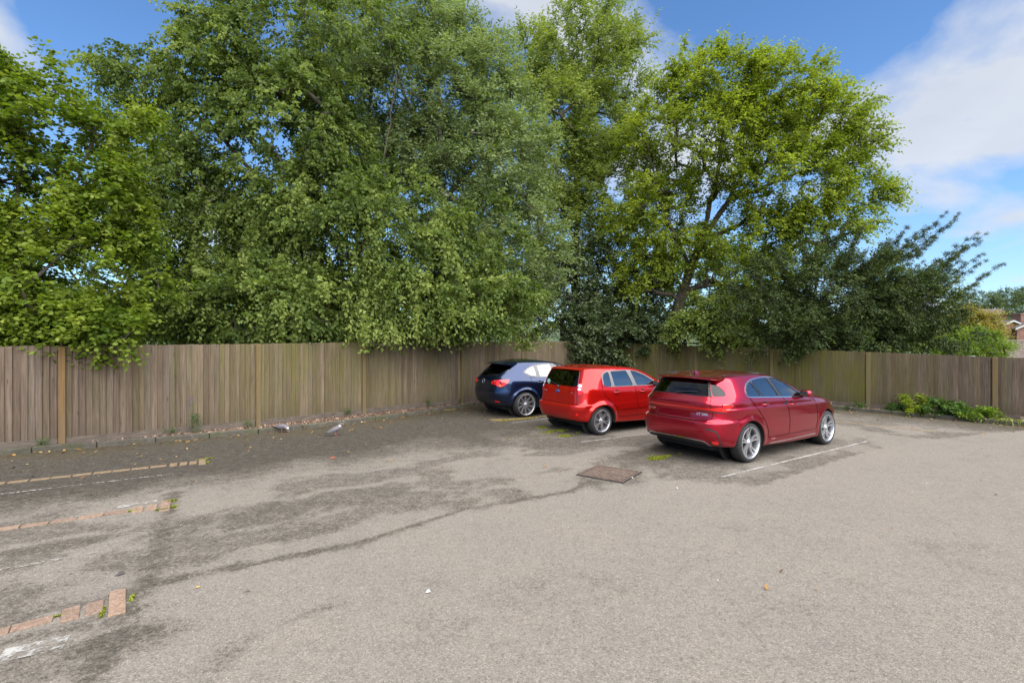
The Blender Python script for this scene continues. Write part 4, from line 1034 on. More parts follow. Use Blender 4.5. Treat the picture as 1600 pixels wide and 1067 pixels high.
def build_skin(shell, feats, root, paint, extra_parent=None):
    """feats: (name, view, polygon, material or None for a hole, offset, parent index or None, centre flag)"""
    S = shell
    vmet = lambda v: np.interp(v, S.k, S.vm); vinv = lambda m_: np.interp(m_, S.vm, S.k)
    polys = []; V2 = []; E2 = []
    for f in feats:
        uv = S.inv(dens(f[2]), f[1]); q = np.stack([uv[:, 0], vmet(uv[:, 1])], 1)
        k = np.ones(len(q), bool); k[1:] = np.linalg.norm(np.diff(q, axis=0), axis=1) > 1e-4; q = q[k]
        polys.append(q); n0 = len(V2); V2 += [tuple(a) for a in q]; E2 += [(n0 + i, n0 + (i + 1) % len(q)) for i in range(len(q))]
    st = .042; gu = np.linspace(0, S.U, int(S.U / st)); gv = np.linspace(0, S.vm[-1], int(S.vm[-1] / st * 1.4))
    for j, b in enumerate(gv):
        for i, a in enumerate(gu): V2.append((float(a), float(b)))
    res = delaunay_2d_cdt([Vector(v) for v in V2], E2, [], 0, 1e-5)
    uvm = np.array([tuple(v) for v in res[0]]); T = np.array([tuple(t) for t in res[2] if len(t) == 3])
    cen = uvm[T].mean(1); cls = np.full(len(T), -1)
    for i in range(len(feats) - 1, -1, -1): cls[pip(cen[:, 0], cen[:, 1], polys[i])] = i
    u, v = uvm[:, 0], vinv(uvm[:, 1]); P0 = S.P(u, v); N0 = S.N(u, v)
    # orientation
    a, b, c = P0[T[:, 0]], P0[T[:, 1]], P0[T[:, 2]]; fn = np.cross(b - a, c - a); mid = N0[T].mean(1)
    out_sign = 1.0 if ((N0[np.argmax(P0[:, 1])])[1] > 0) else -1.0
    N0 = N0 * out_sign; flip = (fn * mid * out_sign).sum(1) < 0; T[flip] = T[flip][:, ::-1]
    ar = np.linalg.norm(fn, axis=1); ok = ar > 1e-9
    def emit(name, ids, mat, off, parent, sides):
        sel = np.where(ids & ok)[0]
        if len(sel) == 0: return None
        tt = T[sel]; used, inv_ = np.unique(tt, return_inverse=True); tt = inv_.reshape(-1, 3)
        pv = P0[used] + N0[used] * off; nv = N0[used]; F = tt; sk = None
        V = pv; Nn = nv
        if abs(off) > 1e-4:
            e = np.concatenate([tt[:, [0, 1]], tt[:, [1, 2]], tt[:, [2, 0]]]); key = {}
            for p_, q_ in e: key[(p_, q_)] = 1
            bd_ = [(p_, q_) for (p_, q_) in key if (q_, p_) not in key]
            sv = []; sn = []; sf = []
            for p_, q_ in bd_:
                o = len(V) + len(sv); A, B = pv[p_], pv[q_]; C_, D_ = P0[used[q_]] - N0[used[q_]] * .004 * np.sign(off), P0[used[p_]] - N0[used[p_]] * .004 * np.sign(off)
                if abs(A[1]) < 1e-4 and abs(B[1]) < 1e-4: continue
                n_ = np.cross(D_ - A, B - A); n_ = n_ / max(np.linalg.norm(n_), 1e-9); sv += [A, B, C_, D_]; sn += [n_] * 4; sf += [(o, o + 2, o + 1), (o, o + 3, o + 2)]
            if sv: V = np.vstack([V, sv]); Nn = np.vstack([Nn, sn]); F = np.vstack([F, sf])
        objs = []
        M = np.array((1, -1, 1.0))
        if sides == 'both':
            V2_ = np.vstack([V, V * M]); N2 = np.vstack([Nn, Nn * M]); F2 = np.vstack([F, F[:, ::-1] + len(V)]); packs = [(V2_, N2, F2)]
        else: packs = [(V, Nn, F), (V * M, Nn * M, F[:, ::-1])]
        for i, (VV, NN, FF) in enumerate(packs):
            pr = parent[i] if isinstance(parent, list) else parent
            o = fastmesh(name, VV, FF, mat, pr, smooth=True)
            try: o.data.normals_split_custom_set_from_vertices([tuple(x) for x in NN])
            except Exception as ex_: print('normals', ex_)
            objs.append(o)
        return objs
    made = {}
    body = emit('body', cls == -1, paint, 0, root, 'both')[0]
    for i, f in enumerate(feats):
        if f[3] is None: continue
        par = root
        if f[5] is not None:
            par = made.get(f[5], root) if f[5] != 'body' else body
            if isinstance(par, list) and len(par) == 1: par = par[0]
        made[i] = emit(f[0], cls == i, f[3], f[4], par, 'both' if f[6] else 'single')
    return body, made

def circle(cx_, cz_, r, n=44): return [(cx_ + r * math.cos(2 * math.pi * i / n), cz_ + r * math.sin(2 * math.pi * i / n)) for i in range(n)]

def wheel(parent, loc, side, Rr, rim, wd, spokes, twin, sw, steer=0.0):
    w = MB().lathe([(rim + .012, wd / 2 - .006), (rim + .006, wd / 2 + .002), (rim - .008, wd / 2), (rim - .014, wd / 2 - .016), (rim - .022, wd / 2 - .05), (rim - .03, -wd / 2 + .02), (rim + .01, -wd / 2)], 48).build('wheel', ALLOY, parent, smooth=True)
    w.location = loc; w.rotation_euler = (0, 0, (0 if side > 0 else math.pi) + steer)
    h = wd / 2
    MB().lathe([(rim + .004, -h), (rim + .03, -h - .006), (Rr - .035, -h - .004), (Rr - .012, -h + .012), (Rr, -h + .04), (Rr, h - .04), (Rr - .012, h - .012), (Rr - .035, h + .004), (rim + .03, h + .006), (rim + .004, h)], 56).build('tyre', RUBBER, w, smooth=True)
    MB().lathe([(.02, -.02), (rim - .03, -.02), (rim - .03, -.055), (.02, -.055)], 36).build('barrel_back', BARREL, w)
    MB().lathe([(.05, .012), (rim * .72, .012), (rim * .72, -.01), (.05, -.01)], 36).build('brake_disc', DISC, w, smooth=False)
    for k in range(spokes):
        for tw in ((-1, 1) if twin else (0,)):
            a = 2 * math.pi * k / spokes + tw * twin + .3
            r0, r1 = .045, rim - .010; n = 4; V = []; F = []
            for i in range(n + 1):
                t = i / n; r = r0 + (r1 - r0) * t; y1 = h - .030 + .016 * t - .018 * math.sin(math.pi * t); hw = sw * (1.15 - .35 * t + .45 * max(0, t - .8) * 2) / 2; aa = a * 1.0 - tw * twin * (1 - t) * .35
                dx, dz = math.cos(aa), math.sin(aa); ex_, ez = -dz, dx
                for (q, yy) in ((-1, y1 - .030), (-.72, y1), (.72, y1), (1, y1 - .030)): V.append((dx * r + ex_ * hw * q, yy, dz * r + ez * hw * q))
            for i in range(n):
                for j in range(3): F.append((i * 4 + j, i * 4 + j + 1, (i + 1) * 4 + j + 1, (i + 1) * 4 + j))
            F.append((0, 1, 2, 3)); F.append(tuple(n * 4 + j for j in range(4)))
            MB().add(V, F).build('spoke', ALLOY, w, smooth=False)
    MB().lathe([(.062, h - .055), (.060, h - .030), (.050, h - .024), (.030, h - .022)], 24).lathe([(.030, h - .0225), (.026, h - .017), (.001, h - .015)], 24).build('hub_cap', ALLOY, w, smooth=True)
    return w

def rounded(parent, name, mat, c, d, bev, M=None, smooth=True):
    o = MB().box((0, 0, 0), d).build(name, mat, parent, smooth=smooth, bevel=bev, segs=3)
    o.location = c
    if M is not None: o.rotation_euler = M
    return o
def text_mesh(parent, txt, size, mat, M, name='badge_lettering', depth=.0015, space=1.0):
    cu = bpy.data.curves.new('t', 'FONT'); cu.body = txt; cu.size = size; cu.extrude = depth; cu.align_x = 'CENTER'; cu.align_y = 'CENTER'; cu.space_character = space; cu.resolution_u = 2
    o = bpy.data.objects.new('t', cu); COL.objects.link(o)
    me = bpy.data.meshes.new_from_object(o); bpy.data.objects.remove(o); bpy.data.curves.remove(cu)
    q = link(name, me, parent, mat); q.matrix_local = M; return q

def interior(root, x0, x1, w, zb):
    """x0 = rear seat back, x1 = dashboard"""
    MB().box(((x0 + x1) / 2 - .05, 0, zb - .32), (x1 - x0 + .6, 2 * w - .1, .08)).build('cabin_floor', LINER, root)
    for y in (-.36, .36):
        s = MB().box((x0 + 1.05, y, zb - .12), (.50, .48, .22)).build('seat', SEATM, root, smooth=True, bevel=.06, segs=3)
        b = MB().box((0, 0, 0), (.14, .46, .62)).build('backrest', SEATM, s, smooth=True, bevel=.055, segs=3); b.location = (x0 + .76, y, zb + .25); b.rotation_euler = (0, R(-16), 0)
        b = MB().box((0, 0, 0), (.09, .26, .19)).build('headrest', SEATM, s, smooth=True, bevel=.04, segs=3); b.location = (x0 + .64, y, zb + .66); b.rotation_euler = (0, R(-12), 0)
    s = MB().box((x0 + .18, 0, zb - .12), (.46, 2 * w - .35, .22)).build('rear_seat', SEATM, root, smooth=True, bevel=.06, segs=3)
    b = MB().box((0, 0, 0), (.14, 2 * w - .35, .60)).build('backrest', SEATM, s, smooth=True, bevel=.05, segs=3); b.location = (x0 - .06, 0, zb + .22); b.rotation_euler = (0, R(-18), 0)
    for y in (-.38, .38):
        b = MB().box((0, 0, 0), (.08, .25, .15)).build('headrest', SEATM, s, smooth=True, bevel=.035, segs=3); b.location = (x0 - .17, y, zb + .58)
    MB().box((x1 + .08, 0, zb + .10), (.42, 2 * w - .16, .26)).build('dashboard', SEATM, root, smooth=True, bevel=.07, segs=3)
    MB().lathe([(.19, -.012), (.20, 0), (.19, .012), (.175, 0)], 28, axis='x', c=(x1 - .22, -.36, zb + .20), closed=True).build('steering_wheel', BLACKP, root, smooth=True)
    MB().box(((x0 - .45), 0, zb - .05), (.5, 2 * w - .25, .10)).build('parcel_shelf', SEATM, root)

def handle(parent_list, shell, x, z, paint):
    for i, sgn in enumerate((1, -1)):
        y = float(shell.P(*shell.inv([(x, z)], 'side')[0])[1])
        pr = parent_list[i] if parent_list else None
        g = MB(); V = []; F = []; n = 8
        for k in range(n + 1):
            t = k / n; xx = x - .105 + .21 * t; hh = .016 + .004 * math.sin(math.pi * t); o = .008 + .030 * math.sin(math.pi * t) ** .6
            for (dy, dz) in ((o - .012, hh), (o, hh * .6), (o, -hh * .6), (o - .012, -hh)): V.append((xx, sgn * (y + dy), z + dz))
        for k in range(n):
            for j in range(4): F.append((k * 4 + j, k * 4 + (j + 1) % 4, (k + 1) * 4 + (j + 1) % 4, (k + 1) * 4 + j))
        F += [(0, 1, 2, 3), tuple(n * 4 + j for j in range(4))]
        g.add(V, F).build('handle', paint, pr, smooth=True)
        MB().lathe([(.001, y * sgn + sgn * .002), (.030, y * sgn + sgn * .0035), (.052, y * sgn + sgn * .001)], 20, axis='y', c=(x - .01, 0, z)).build('handle_recess', GAPM, pr, smooth=True)

def mirror(root, x, z, y, paint):
    for s in (1, -1):
        mcap = MB().box((0, 0, 0), (.145, .205, .125)).build('wing_mirror', paint, root, smooth=True, bevel=.055, segs=4)
        mcap.location = (x, s * (y + .115), z + .02); mcap.rotation_euler = (0, 0, s * R(12))
        MB().box((-.071, 0, 0), (.006, .15, .085)).build('mirror_glass', BLACKP, mcap, bevel=.002)
        MB().box((.02, s * -.09, -.050), (.07, .10, .04)).build('mirror_arm', BLACKP, mcap, bevel=.012)

def under(root, xr, xf, w, wb, arches, shell):
    MB().box(((xr + xf) / 2, 0, .34), (xf - xr - .25, 1.02, .26)).box((wb / 2, 0, .30), (wb - .80, 2 * w - .20, .18)).build('underbody', LINER, root)
    for (ax_, az_, r_) in arches:
        for s in (1, -1):
            V = []; F = []; pts = circle(ax_, az_, r_ + .001, 40); uv = shell.inv(pts, 'side'); Y = shell.P(uv[:, 0], uv[:, 1])
            for i, (x, z) in enumerate(pts):
                V.append((x, s * (Y[i][1] - .003), z)); V.append((x, s * .52, z))
            for i in range(len(pts)):
                j = (i + 1) % len(pts)
                if pts[i][1] < .20 and pts[j][1] < .20: continue
                F.append((2 * i, 2 * j, 2 * j + 1, 2 * i + 1))
            n = len(V); V += [(x, s * .521, z) for x, z in pts]; F.append(tuple(range(n, n + len(pts))))
            pydata('arch_liner', V, F, LINER, root, smooth=False)

def lip(root, name, mat, prof_y, top, thick, hang):
    """roof spoiler: rows across the car: prof_y list of (y, x_front, z_front, x_rear, z_rear)"""
    V = []; F = []
    for (y, xf_, zf_, xr_, zr_) in prof_y:
        xm_ = (xf_ + xr_) / 2; zm_ = (zf_ + zr_) / 2 + .010
        V += [(xf_, y, zf_), (xm_, y, zm_), (xr_, y, zr_), (xr_ + .004, y, zr_ - thick), (xm_ + .03, y, zr_ - thick - hang * .2), (xf_, y, zr_ - thick - hang)]
    n = len(prof_y)
    for i in range(n - 1):
        for j in range(6): F.append((i * 6 + j, i * 6 + (j + 1) % 6, (i + 1) * 6 + (j + 1) % 6, (i + 1) * 6 + j))
    F += [tuple(range(6)), tuple((n - 1) * 6 + j for j in range(6))]
    return MB().add(V, F).build(name, mat, root, smooth=False, bevel=.006)
# ------------------------------------------------------------------ the dark red hatchback
HEAD = R(57)
def car_root(name, label, p, head): return tag(empty(name, (p[0], p[1], 0.003), math.pi / 2 - head), label, 'car', 'cars parked in the bays')
def mirror_line(pts): return pts

rowsL = [(-.62, 3.30, .74, 6, 4, .28, .18, .21), (-.75, 3.42, .850, 6.5, 4, .315, .21, .23), (-.855, 3.49, .880, 6.5, 4, .44, .37, .37), (-.882, 3.51, .893, 6.2, 4, .58, .55, .53), (-.875, 3.49, .894, 6.2, 4, .685, .655, .615),
         (-.818, 3.46, .892, 6.0, 3.8, .728, .71, .665), (-.792, 3.35, .888, 6.2, 4, .85, .845, .77), (-.800, 3.24, .890, 6.1, 4.3, .888, .868, .805), (-.815, 3.12, .876, 6.1, 4.6, .918, .892, .838), (-.826, 2.86, .866, 6.0, 5, .990, .950, .905), (-.735, 2.18, .842, 5.2, 6, 1.095, 1.025, 1.00),
         (-.66, 1.80, .765, 5.0, 6, 1.225, 1.19, 1.17), (-.58, 1.45, .690, 5.0, 5.5, 1.345, 1.325, 1.305), (-.52, 1.24, .640, 4.8, 5, 1.392, 1.395, 1.365), (-.38, 1.02, .55, 4.4, 4, 1.415, 1.438, 1.40), (-.08, .80, .30, 3, 3, 1.440, 1.464, 1.434), (.22, .60, .01, 2, 2, 1.462, 1.474, 1.46)]
aL = [(0, .325, .372), (2.60, .325, .372)]
S = Shell(rowsL, aL, .013)
rootL = car_root('hatchback_car', 'dark crimson hatchback with black wrapped rear window and silver twin spoke wheels', (3.47, 8.80), HEAD)
dloL = chaikin([(-.03, 1.075), (-.02, 1.17), (.08, 1.275), (.28, 1.345), (.68, 1.372), (1.0, 1.362), (1.28, 1.275), (1.55, 1.125), (1.80, .985), (1.4, .998), (.9, 1.025), (.3, 1.058)], 2)
qp = cornered([(.005, 1.085), (.01, 1.16), (.10, 1.255), (.235, 1.308), (.37, 1.068)])
rp = cornered([(.415, 1.062), (.275, 1.316), (.45, 1.345), (.775, 1.354), (.90, 1.036)])
fp = cornered([(1.0, 1.030), (.870, 1.353), (1.0, 1.344), (1.26, 1.260), (1.52, 1.115), (1.73, 1.0)])
rdoor = [(1.02, 1.02), (1.13, .80), (1.165, .60), (1.155, .36), (.52, .36), (.48, .50), (.40, .64), (.27, .79), (.14, .92), (.05, 1.03), (.02, 1.09), (.06, 1.27), (.28, 1.355), (.68, 1.382), (.83, 1.380)]
fdoor = [(1.045, 1.02), (1.155, .80), (1.19, .60), (1.18, .36), (2.12, .36), (2.17, .52), (2.16, .74), (2.08, .92), (1.82, .985), (1.55, 1.135), (1.28, 1.285), (1.0, 1.372), (.85, 1.380)]
f = []
def A(*a): f.append(a); return len(f) - 1
A('window', 'side', qp, SGLASS, -.004, None, False); i_rp = A('window', 'side', rp, SGLASS, -.004, None, False); i_fp = A('window', 'side', fp, SGLASS, -.004, None, False)
A('chrome_strip', 'side', ribbon(dloL, .014, True), CHROME, .003, None, False)
A('window_surround', 'side', dloL, BLACKP, -.001, None, False)
A('rear_window', 'wrap', [(-.05, 1.118), (.50, 1.112), (.610, 1.108), (.585, 1.33), (.57, 1.365), (-.05, 1.375)], RGLASS, -.003, None, True)
A('rear_quarter_window', 'wrap', cornered([(.655, 1.105), (.635, 1.325), (.72, 1.305), (.90, 1.215), (.96, 1.15), (.92, 1.105)]), RGLASS, -.002, None, False)
A('rear_window_surround', 'wrap', [(-.05, 1.108), (.645, 1.098), (.63, 1.37), (-.05, 1.395)], BLACKP, -.001, None, True)
lt = A('tail_light', 'wrap', [(.62, .925), (.62, .880), (.90, .865), (1.13, .955), (1.09, .975), (.88, .975), (.86, .935)], REDL, .010, None, False)
A('lamp_lens', 'wrap', [(.89, .958), (.88, .890), (.95, .885), (1.06, .942), (1.045, .960)], DREDL, .013, lt, False)
A('light_bar', 'wrap', [(-.05, .920), (.62, .925), (.62, .880), (.40, .885), (-.05, .890)], REDL, .006, None, True)
A('lamp_trim', 'wrap', [(.36, .883), (.90, .863), (.88, .846), (.36, .866)], BLACKP, .004, None, False)
A('lamp_edge', 'wrap', ribbon([(.88, .981), (1.095, .981), (1.14, .960)], .010), CHROME, .009, None, False)
A('panel_gap', 'wrap', ribbon([(.632, 1.10), (.630, .93), (.63, .79), (.612, .745), (.52, .722), (.30, .712), (-.05, .710)], .010), GAPM, -.006, None, False)
A('bumper_chrome', 'wrap', ribbon([(-.05, .402), (.46, .396), (.52, .380), (.60, .290)], .016), CHROME, .008, None, True)
A('diffuser', 'wrap', [(-.05, .393), (.45, .387), (.51, .371), (.59, .282), (.54, .10), (-.05, .10)], BLACKP, -.006, None, True)
A('reflector', 'wrap', [(.635, .392), (.755, .385), (.75, .345), (.655, .348)], REDL, .008, None, False)
A('bumper_trim', 'wrap', ribbon([(.545, .600), (.66, .580), (.75, .550), (.795, .47), (.805, .335), (.66, .338), (.60, .385)], .028), BLACKP, .004, None, False)
A('wheel_arch', 'side', circle(0, .325, .372), None, 0, None, False); A('wheel_arch', 'side', circle(2.6, .325, .372), None, 0, None, False)
A('head_lamp', 'side', [(2.92, .80), (3.30, .74), (3.38, .64), (3.20, .69), (3.0, .74)], CLEARL, .006, None, False)
A('sill_chrome', 'side', ribbon([(.56, .262), (1.2, .262), (2.12, .272)], .012), CHROME, .006, None, False)
A('panel_gap', 'side', ribbon(rdoor[:12], .007), GAPM, -.006, None, False); A('panel_gap', 'side', ribbon(fdoor[3:9], .007), GAPM, -.006, None, False)
d1 = A('door', 'side', rdoor, CRIMSON, 0, None, False); d2 = A('door', 'side', fdoor, CRIMSON, 0, None, False)
A('windscreen', 'wrap', [(S.U + .05, 1.05), (S.U - .62, 1.05), (S.U - .55, 1.33), (S.U + .05, 1.34)], RGLASS, -.002, None, True)
body, made = build_skin(S, f, rootL, CRIMSON)
handle(made[d1], S, .44, .930, CRIMSON); handle(made[d2], S, 1.30, .880, CRIMSON)
mirror(rootL, 1.68, 1.03, .80, CRIMSON)
for (x, sy, wd_) in ((0, 1, 1), (0, -1, 1), (2.6, 1, 1), (2.6, -1, 1)): wheel(rootL, (x, sy * .765, .326), sy, .326, .255, .205, 5, .19, .040)
under(rootL, -.70, 3.35, .86, 2.6, aL, S); interior(rootL, .25, 1.62, .78, .68)
sp = []
for k in range(17):
    t = -1 + 2 * k / 16; y = .615 * t; sp.append((y, -.40 + .05 * t * t, 1.424 - .030 * t * t, -.665 + .11 * abs(t) ** 4, 1.390 - .022 * t * t))
lip(rootL, 'roof_spoiler', CRIMSON, sp, 0, .016, .010)
MB().add([(-.16, 0, 1.445), (-.27, .0, 1.492), (-.305, 0, 1.488), (-.30, .020, 1.425), (-.04, .022, 1.440), (-.30, -.020, 1.425), (-.04, -.022, 1.440)], [(0, 4, 3, 1), (1, 3, 2), (0, 1, 5, 6), (1, 2, 5)]).build('shark_fin_antenna', CRIMSON, rootL, smooth=False)
MB().tube([(-.745, .05, 1.135), (-.715, -.18, 1.16), (-.69, -.36, 1.165)], .010, 6).build('rear_wiper', BLACKP, rootL)
for sg in (-1, 1): MB().tube([(-.34, .575 * sg, 1.425), (.3, .595 * sg, 1.428), (.8, .575 * sg, 1.424), (1.02, .545 * sg, 1.405)], .006, 5).build('roof_gutter_strip', BLACKP, rootL)
def rear_M(S_, s_, z_, sgn, off=.004):
    uv = S_.inv([(s_, z_)], 'wrap')[0]; p = S_.P(uv[0], uv[1]); n = S_.N(np.array([uv[0]]), np.array([uv[1]]))[0]
    if n[0] > 0: n = -n
    p = Vector((p[0], sgn * p[1], p[2])); n = Vector((n[0], sgn * n[1], n[2])); x = Vector((0, 0, 1)).cross(n).normalized(); y = n.cross(x).normalized()
    M = Matrix.Identity(4)
    for i in range(3): M[i][0] = x[i]; M[i][1] = y[i]; M[i][2] = n[i]; M[i][3] = p[i] + n[i] * off
    return M
def side_M(S_, x_, z_, off=.005):
    uv = S_.inv([(x_, z_)], 'side')[0]; p = S_.P(uv[0], uv[1]); n = Vector((0, -1, 0)); M = Matrix.Identity(4)
    for i, (a_, b_, c_) in enumerate(((1, 0, 0), (0, 0, -1), (0, 1, 0))): M[i][0] = a_; M[i][1] = b_; M[i][2] = c_
    M[0][3] = p[0]; M[1][3] = -p[1] - off; M[2][3] = p[2]; return M
text_mesh(rootL, 'LEXUS', .055, CHROME, rear_M(S, .46, .815, 1, .006), space=1.25)
text_mesh(rootL, 'CT 200h', .055, CHROME, rear_M(S, .45, .815, -1, .006))
text_mesh(rootL, 'HYBRID', .034, CHROME, side_M(S, .66, .325, .006), space=1.2)

# ------------------------------------------------------------------ the bright red hatchback
rowsF = [(-.46, 3.10, .70, 6, 4, .29, .20, .22), (-.60, 3.22, .800, 6, 4, .33, .22, .24), (-.665, 3.28, .826, 6, 4, .46, .38, .38), (-.676, 3.29, .842, 6.5, 4, .57, .54, .51), (-.668, 3.26, .846, 6.5, 4, .635, .63, .60),
         (-.596, 3.22, .840, 7, 4, .672, .69, .66), (-.578, 3.08, .836, 6.5, 4.5, .84, .86, .80), (-.555, 2.62, .824, 6.5, 5, .95, .935, .92), (-.525, 2.18, .808, 6.5, 6, 1.022, .990, 1.0), (-.435, 1.78, .756, 6.8, 6, 1.21, 1.195, 1.19),
         (-.345, 1.40, .698, 6.8, 5.5, 1.372, 1.358, 1.345), (-.30, 1.18, .662, 6.5, 5, 1.412, 1.412, 1.395), (-.18, .98, .57, 5, 4, 1.430, 1.442, 1.418), (.12, .74, .27, 3, 3, 1.444, 1.462, 1.446), (.30, .55, .01, 2, 2, 1.460, 1.467, 1.462)]
aF = [(0, .300, .345), (2.486, .300, .345)]
S = Shell(rowsF, aF, .040)
rF = gp(941, 680); hd = np.array((math.sin(HEAD), math.cos(HEAD))); lf = np.array((-hd[1], hd[0]))
pF = rF[:2] + lf * .80
rootF = car_root('hatchback_car', 'bright red small hatchback with high set tail lights parked between two other cars', pF, HEAD)
dloF = chaikin([(.035, 1.018), (.035, 1.225), (.08, 1.320), (.24, 1.362), (.8, 1.368), (1.10, 1.340), (1.42, 1.225), (1.70, 1.09), (1.90, .99), (1.4, .998), (.8, 1.007)], 2)
f = []
A('window', 'side', cornered([(.07, 1.030), (.068, 1.225), (.11, 1.302), (.255, 1.340), (.28, 1.028)]), SGLASS, -.004, None, False)
A('window', 'side', cornered([(.37, 1.026), (.325, 1.343), (.80, 1.349), (.935, 1.020)]), SGLASS, -.004, None, False)
A('window', 'side', cornered([(1.05, 1.018), (.93, 1.346), (1.09, 1.322), (1.38, 1.214), (1.77, 1.006)]), SGLASS, -.004, None, False)
A('window_surround', 'side', dloF, GREYT, .002, None, False)
A('rear_window', 'wrap', cornered([(-.6, 1.04), (0, 1.035), (.53, 1.035), (.575, 1.07), (.53, 1.335), (.49, 1.372), (0, 1.382), (-.6, 1.382)]), RGLASS, -.003, None, True)
lt = A('tail_light', 'wrap', cornered([(.600, 1.06), (.66, 1.11), (.73, 1.10), (.745, .98), (.715, .885), (.640, .865), (.605, .90)]), REDL, .010, None, False)
A('panel_gap', 'wrap', ribbon([(.56, 1.39), (.59, 1.05), (.592, .85), (.575, .675), (.30, .664), (-.05, .660)], .009), GAPM, -.006, None, False)
A('panel_gap', 'wrap', ribbon([(.575, .662), (.72, .660), (.90, .655)], .008), GAPM, -.006, None, False)
A('bumper_lower', 'wrap', [(-.05, .36), (.50, .355), (.60, .33), (.60, .10), (-.05, .10)], SCARLET, -.002, None, True)
A('reflector', 'wrap', [(.685 + .032 * math.cos(t_), .475 + .036 * math.sin(t_)) for t_ in np.linspace(0, 6.28, 15)[:-1]], REDL, -.004, None, False)
A('wheel_arch', 'side', circle(0, .30, .345), None, 0, None, False); A('wheel_arch', 'side', circle(2.486, .30, .345), None, 0, None, False)
rd = [(.98, .99), (1.04, .6), (1.03, .36), (.46, .36), (.44, .48), (.36, .60), (.22, .72), (.07, .84), (.012, .98), (.012, 1.225), (.07, 1.335), (.24, 1.378), (.86, 1.383)]
fd = [(1.0, .99), (1.06, .6), (1.05, .36), (1.95, .36), (2.0, .6), (2.0, .88), (1.92, .99), (1.42, 1.24), (1.1, 1.355), (.88, 1.383)]
A('rub_strip', 'side', [(.50, .560), (1.02, .560), (1.02, .515), (.50, .515)], SCARLET, .014, None, False); A('rub_strip', 'side', [(1.075, .560), (1.90, .560), (1.90, .515), (1.075, .515)], SCARLET, .014, None, False)
A('panel_gap', 'side', ribbon(rd[:10], .008), GAPM, -.006, None, False); A('panel_gap', 'side', ribbon(fd[2:7], .008), GAPM, -.006, None, False)
d1 = A('door', 'side', rd, SCARLET, 0, None, False); d2 = A('door', 'side', fd, SCARLET, 0, None, False)
A('windscreen', 'wrap', [(S.U + .05, 1.01), (S.U - .62, 1.01), (S.U - .55, 1.35), (S.U + .05, 1.36)], RGLASS, -.002, None, True)
body, made = build_skin(S, f, rootF, SCARLET)
for i_, sg in enumerate((1, -1)):
    uv = S.inv([(.640, 1.055), (.638, .985)], 'wrap'); pp = S.P(uv[:, 0], uv[:, 1]); nn_ = S.N(uv[:, 0], uv[:, 1])
    for q in range(2):
        n_ = nn_[q] if nn_[q][0] < 0 else -nn_[q]; c_ = pp[q] + n_ * .010; o = MB().lathe([(.042 - .006 * q, -.006), (.036 - .006 * q, .003), (.020, .006), (.001, .007)], 18, axis='y').build('clear_lamp', CLEARL, made[lt][i_], smooth=True)
        o.location = (c_[0], sg * c_[1], c_[2]); o.rotation_euler = Vector((0, 1, 0)).rotation_difference(Vector((n_[0], sg * n_[1], n_[2]))).to_euler(); o.scale = (1.1, 1, 1)
handle(made[d1], S, .42, .895, SCARLET); handle(made[d2], S, 1.22, .875, SCARLET)
mirror(rootF, 1.66, 1.03, .76, SCARLET)
for (x, sy) in ((0, 1), (0, -1), (2.486, 1), (2.486, -1)): wheel(rootF, (x, sy * .715, .301), sy, .301, .228, .185, 6, .15, .030)
under(rootF, -.45, 3.1, .82, 2.486, aF, S); interior(rootF, .25, 1.62, .75, .64)
sp = [(.55 * (-1 + 2 * k / 12), -.20, 1.430 - .016 * (-1 + 2 * k / 12) ** 2, -.378 + .04 * abs(-1 + 2 * k / 12) ** 3, 1.392 - .016 * (-1 + 2 * k / 12) ** 2) for k in range(13)]
lip(rootF, 'roof_lip', SCARLET, sp, 0, .014, .006)
MB().tube([(-.552, 0, 1.035), (-.525, .2, 1.075), (-.508, .40, 1.08)], .009, 6).tube([(-.575, 0, 1.00), (-.548, 0, 1.035)], .022, 8).build('rear_wiper', BLACKP, rootF)
MB().tube([(-.50, .30, .275), (-.62, .30, .27)], .026, 12).build('exhaust_pipe', CHROME, rootF)
MB().lathe([(.001, 0), (.055, -.002), (.055, -.004)], 24, axis='x', c=(-.508, .40, 1.10)).build('window_sticker', simple('pale_disc_sticker', (.35, .55, .50), .5), rootF)
text_mesh(rootF, 'Fiesta', .055, CHROME, rear_M(S, .42, .90, 1, .005)); text_mesh(rootF, 'Ghia', .05, CHROME, rear_M(S, .42, .90, -1, .005))
o = MB().lathe([(.001, -.006), (.05, -.006), (.06, -.002), (.062, .002)], 28, axis='x', c=(0, 0, 0)).build('oval_badge', simple('blue_badge', (.03, .07, .25), .2, coat=1.), rootF, smooth=True); o.location = (-.578, 0, .91); o.scale = (1, 1.15, .5)

# ------------------------------------------------------------------ the navy blue hatchback
rowsB = [(-.58, 3.40, .76, 5, 4, .29, .20, .20), (-.70, 3.50, .855, 4.8, 4, .34, .22, .24), (-.79, 3.57, .886, 4.8, 4, .48, .38, .38), (-.83, 3.59, .903, 4.7, 4, .64, .56, .54), (-.805, 3.55, .906, 4.7, 3.8, .75, .72, .68),
         (-.785, 3.40, .902, 4.7, 4, .86, .86, .78), (-.775, 2.9, .885, 4.5, 5, .97, .95, .92), (-.705, 2.32, .858, 3.8, 6, 1.055, 1.01, 1.03), (-.52, 1.87, .780, 3.8, 6, 1.22, 1.20, 1.20), (-.33, 1.47, .692, 4.0, 5.5, 1.375, 1.365, 1.35),
         (-.25, 1.24, .640, 4.2, 5, 1.425, 1.435, 1.415), (-.10, 1.02, .53, 4, 4, 1.452, 1.478, 1.448), (.12, .80, .27, 3, 3, 1.475, 1.504, 1.48), (.35, .58, .01, 2, 2, 1.502, 1.510, 1.504)]
aB = [(0, .332, .375), (2.685, .332, .375)]
S = Shell(rowsB, aB, .026)
rB = gp(822, 652); pB = rB[:2] + lf * .86
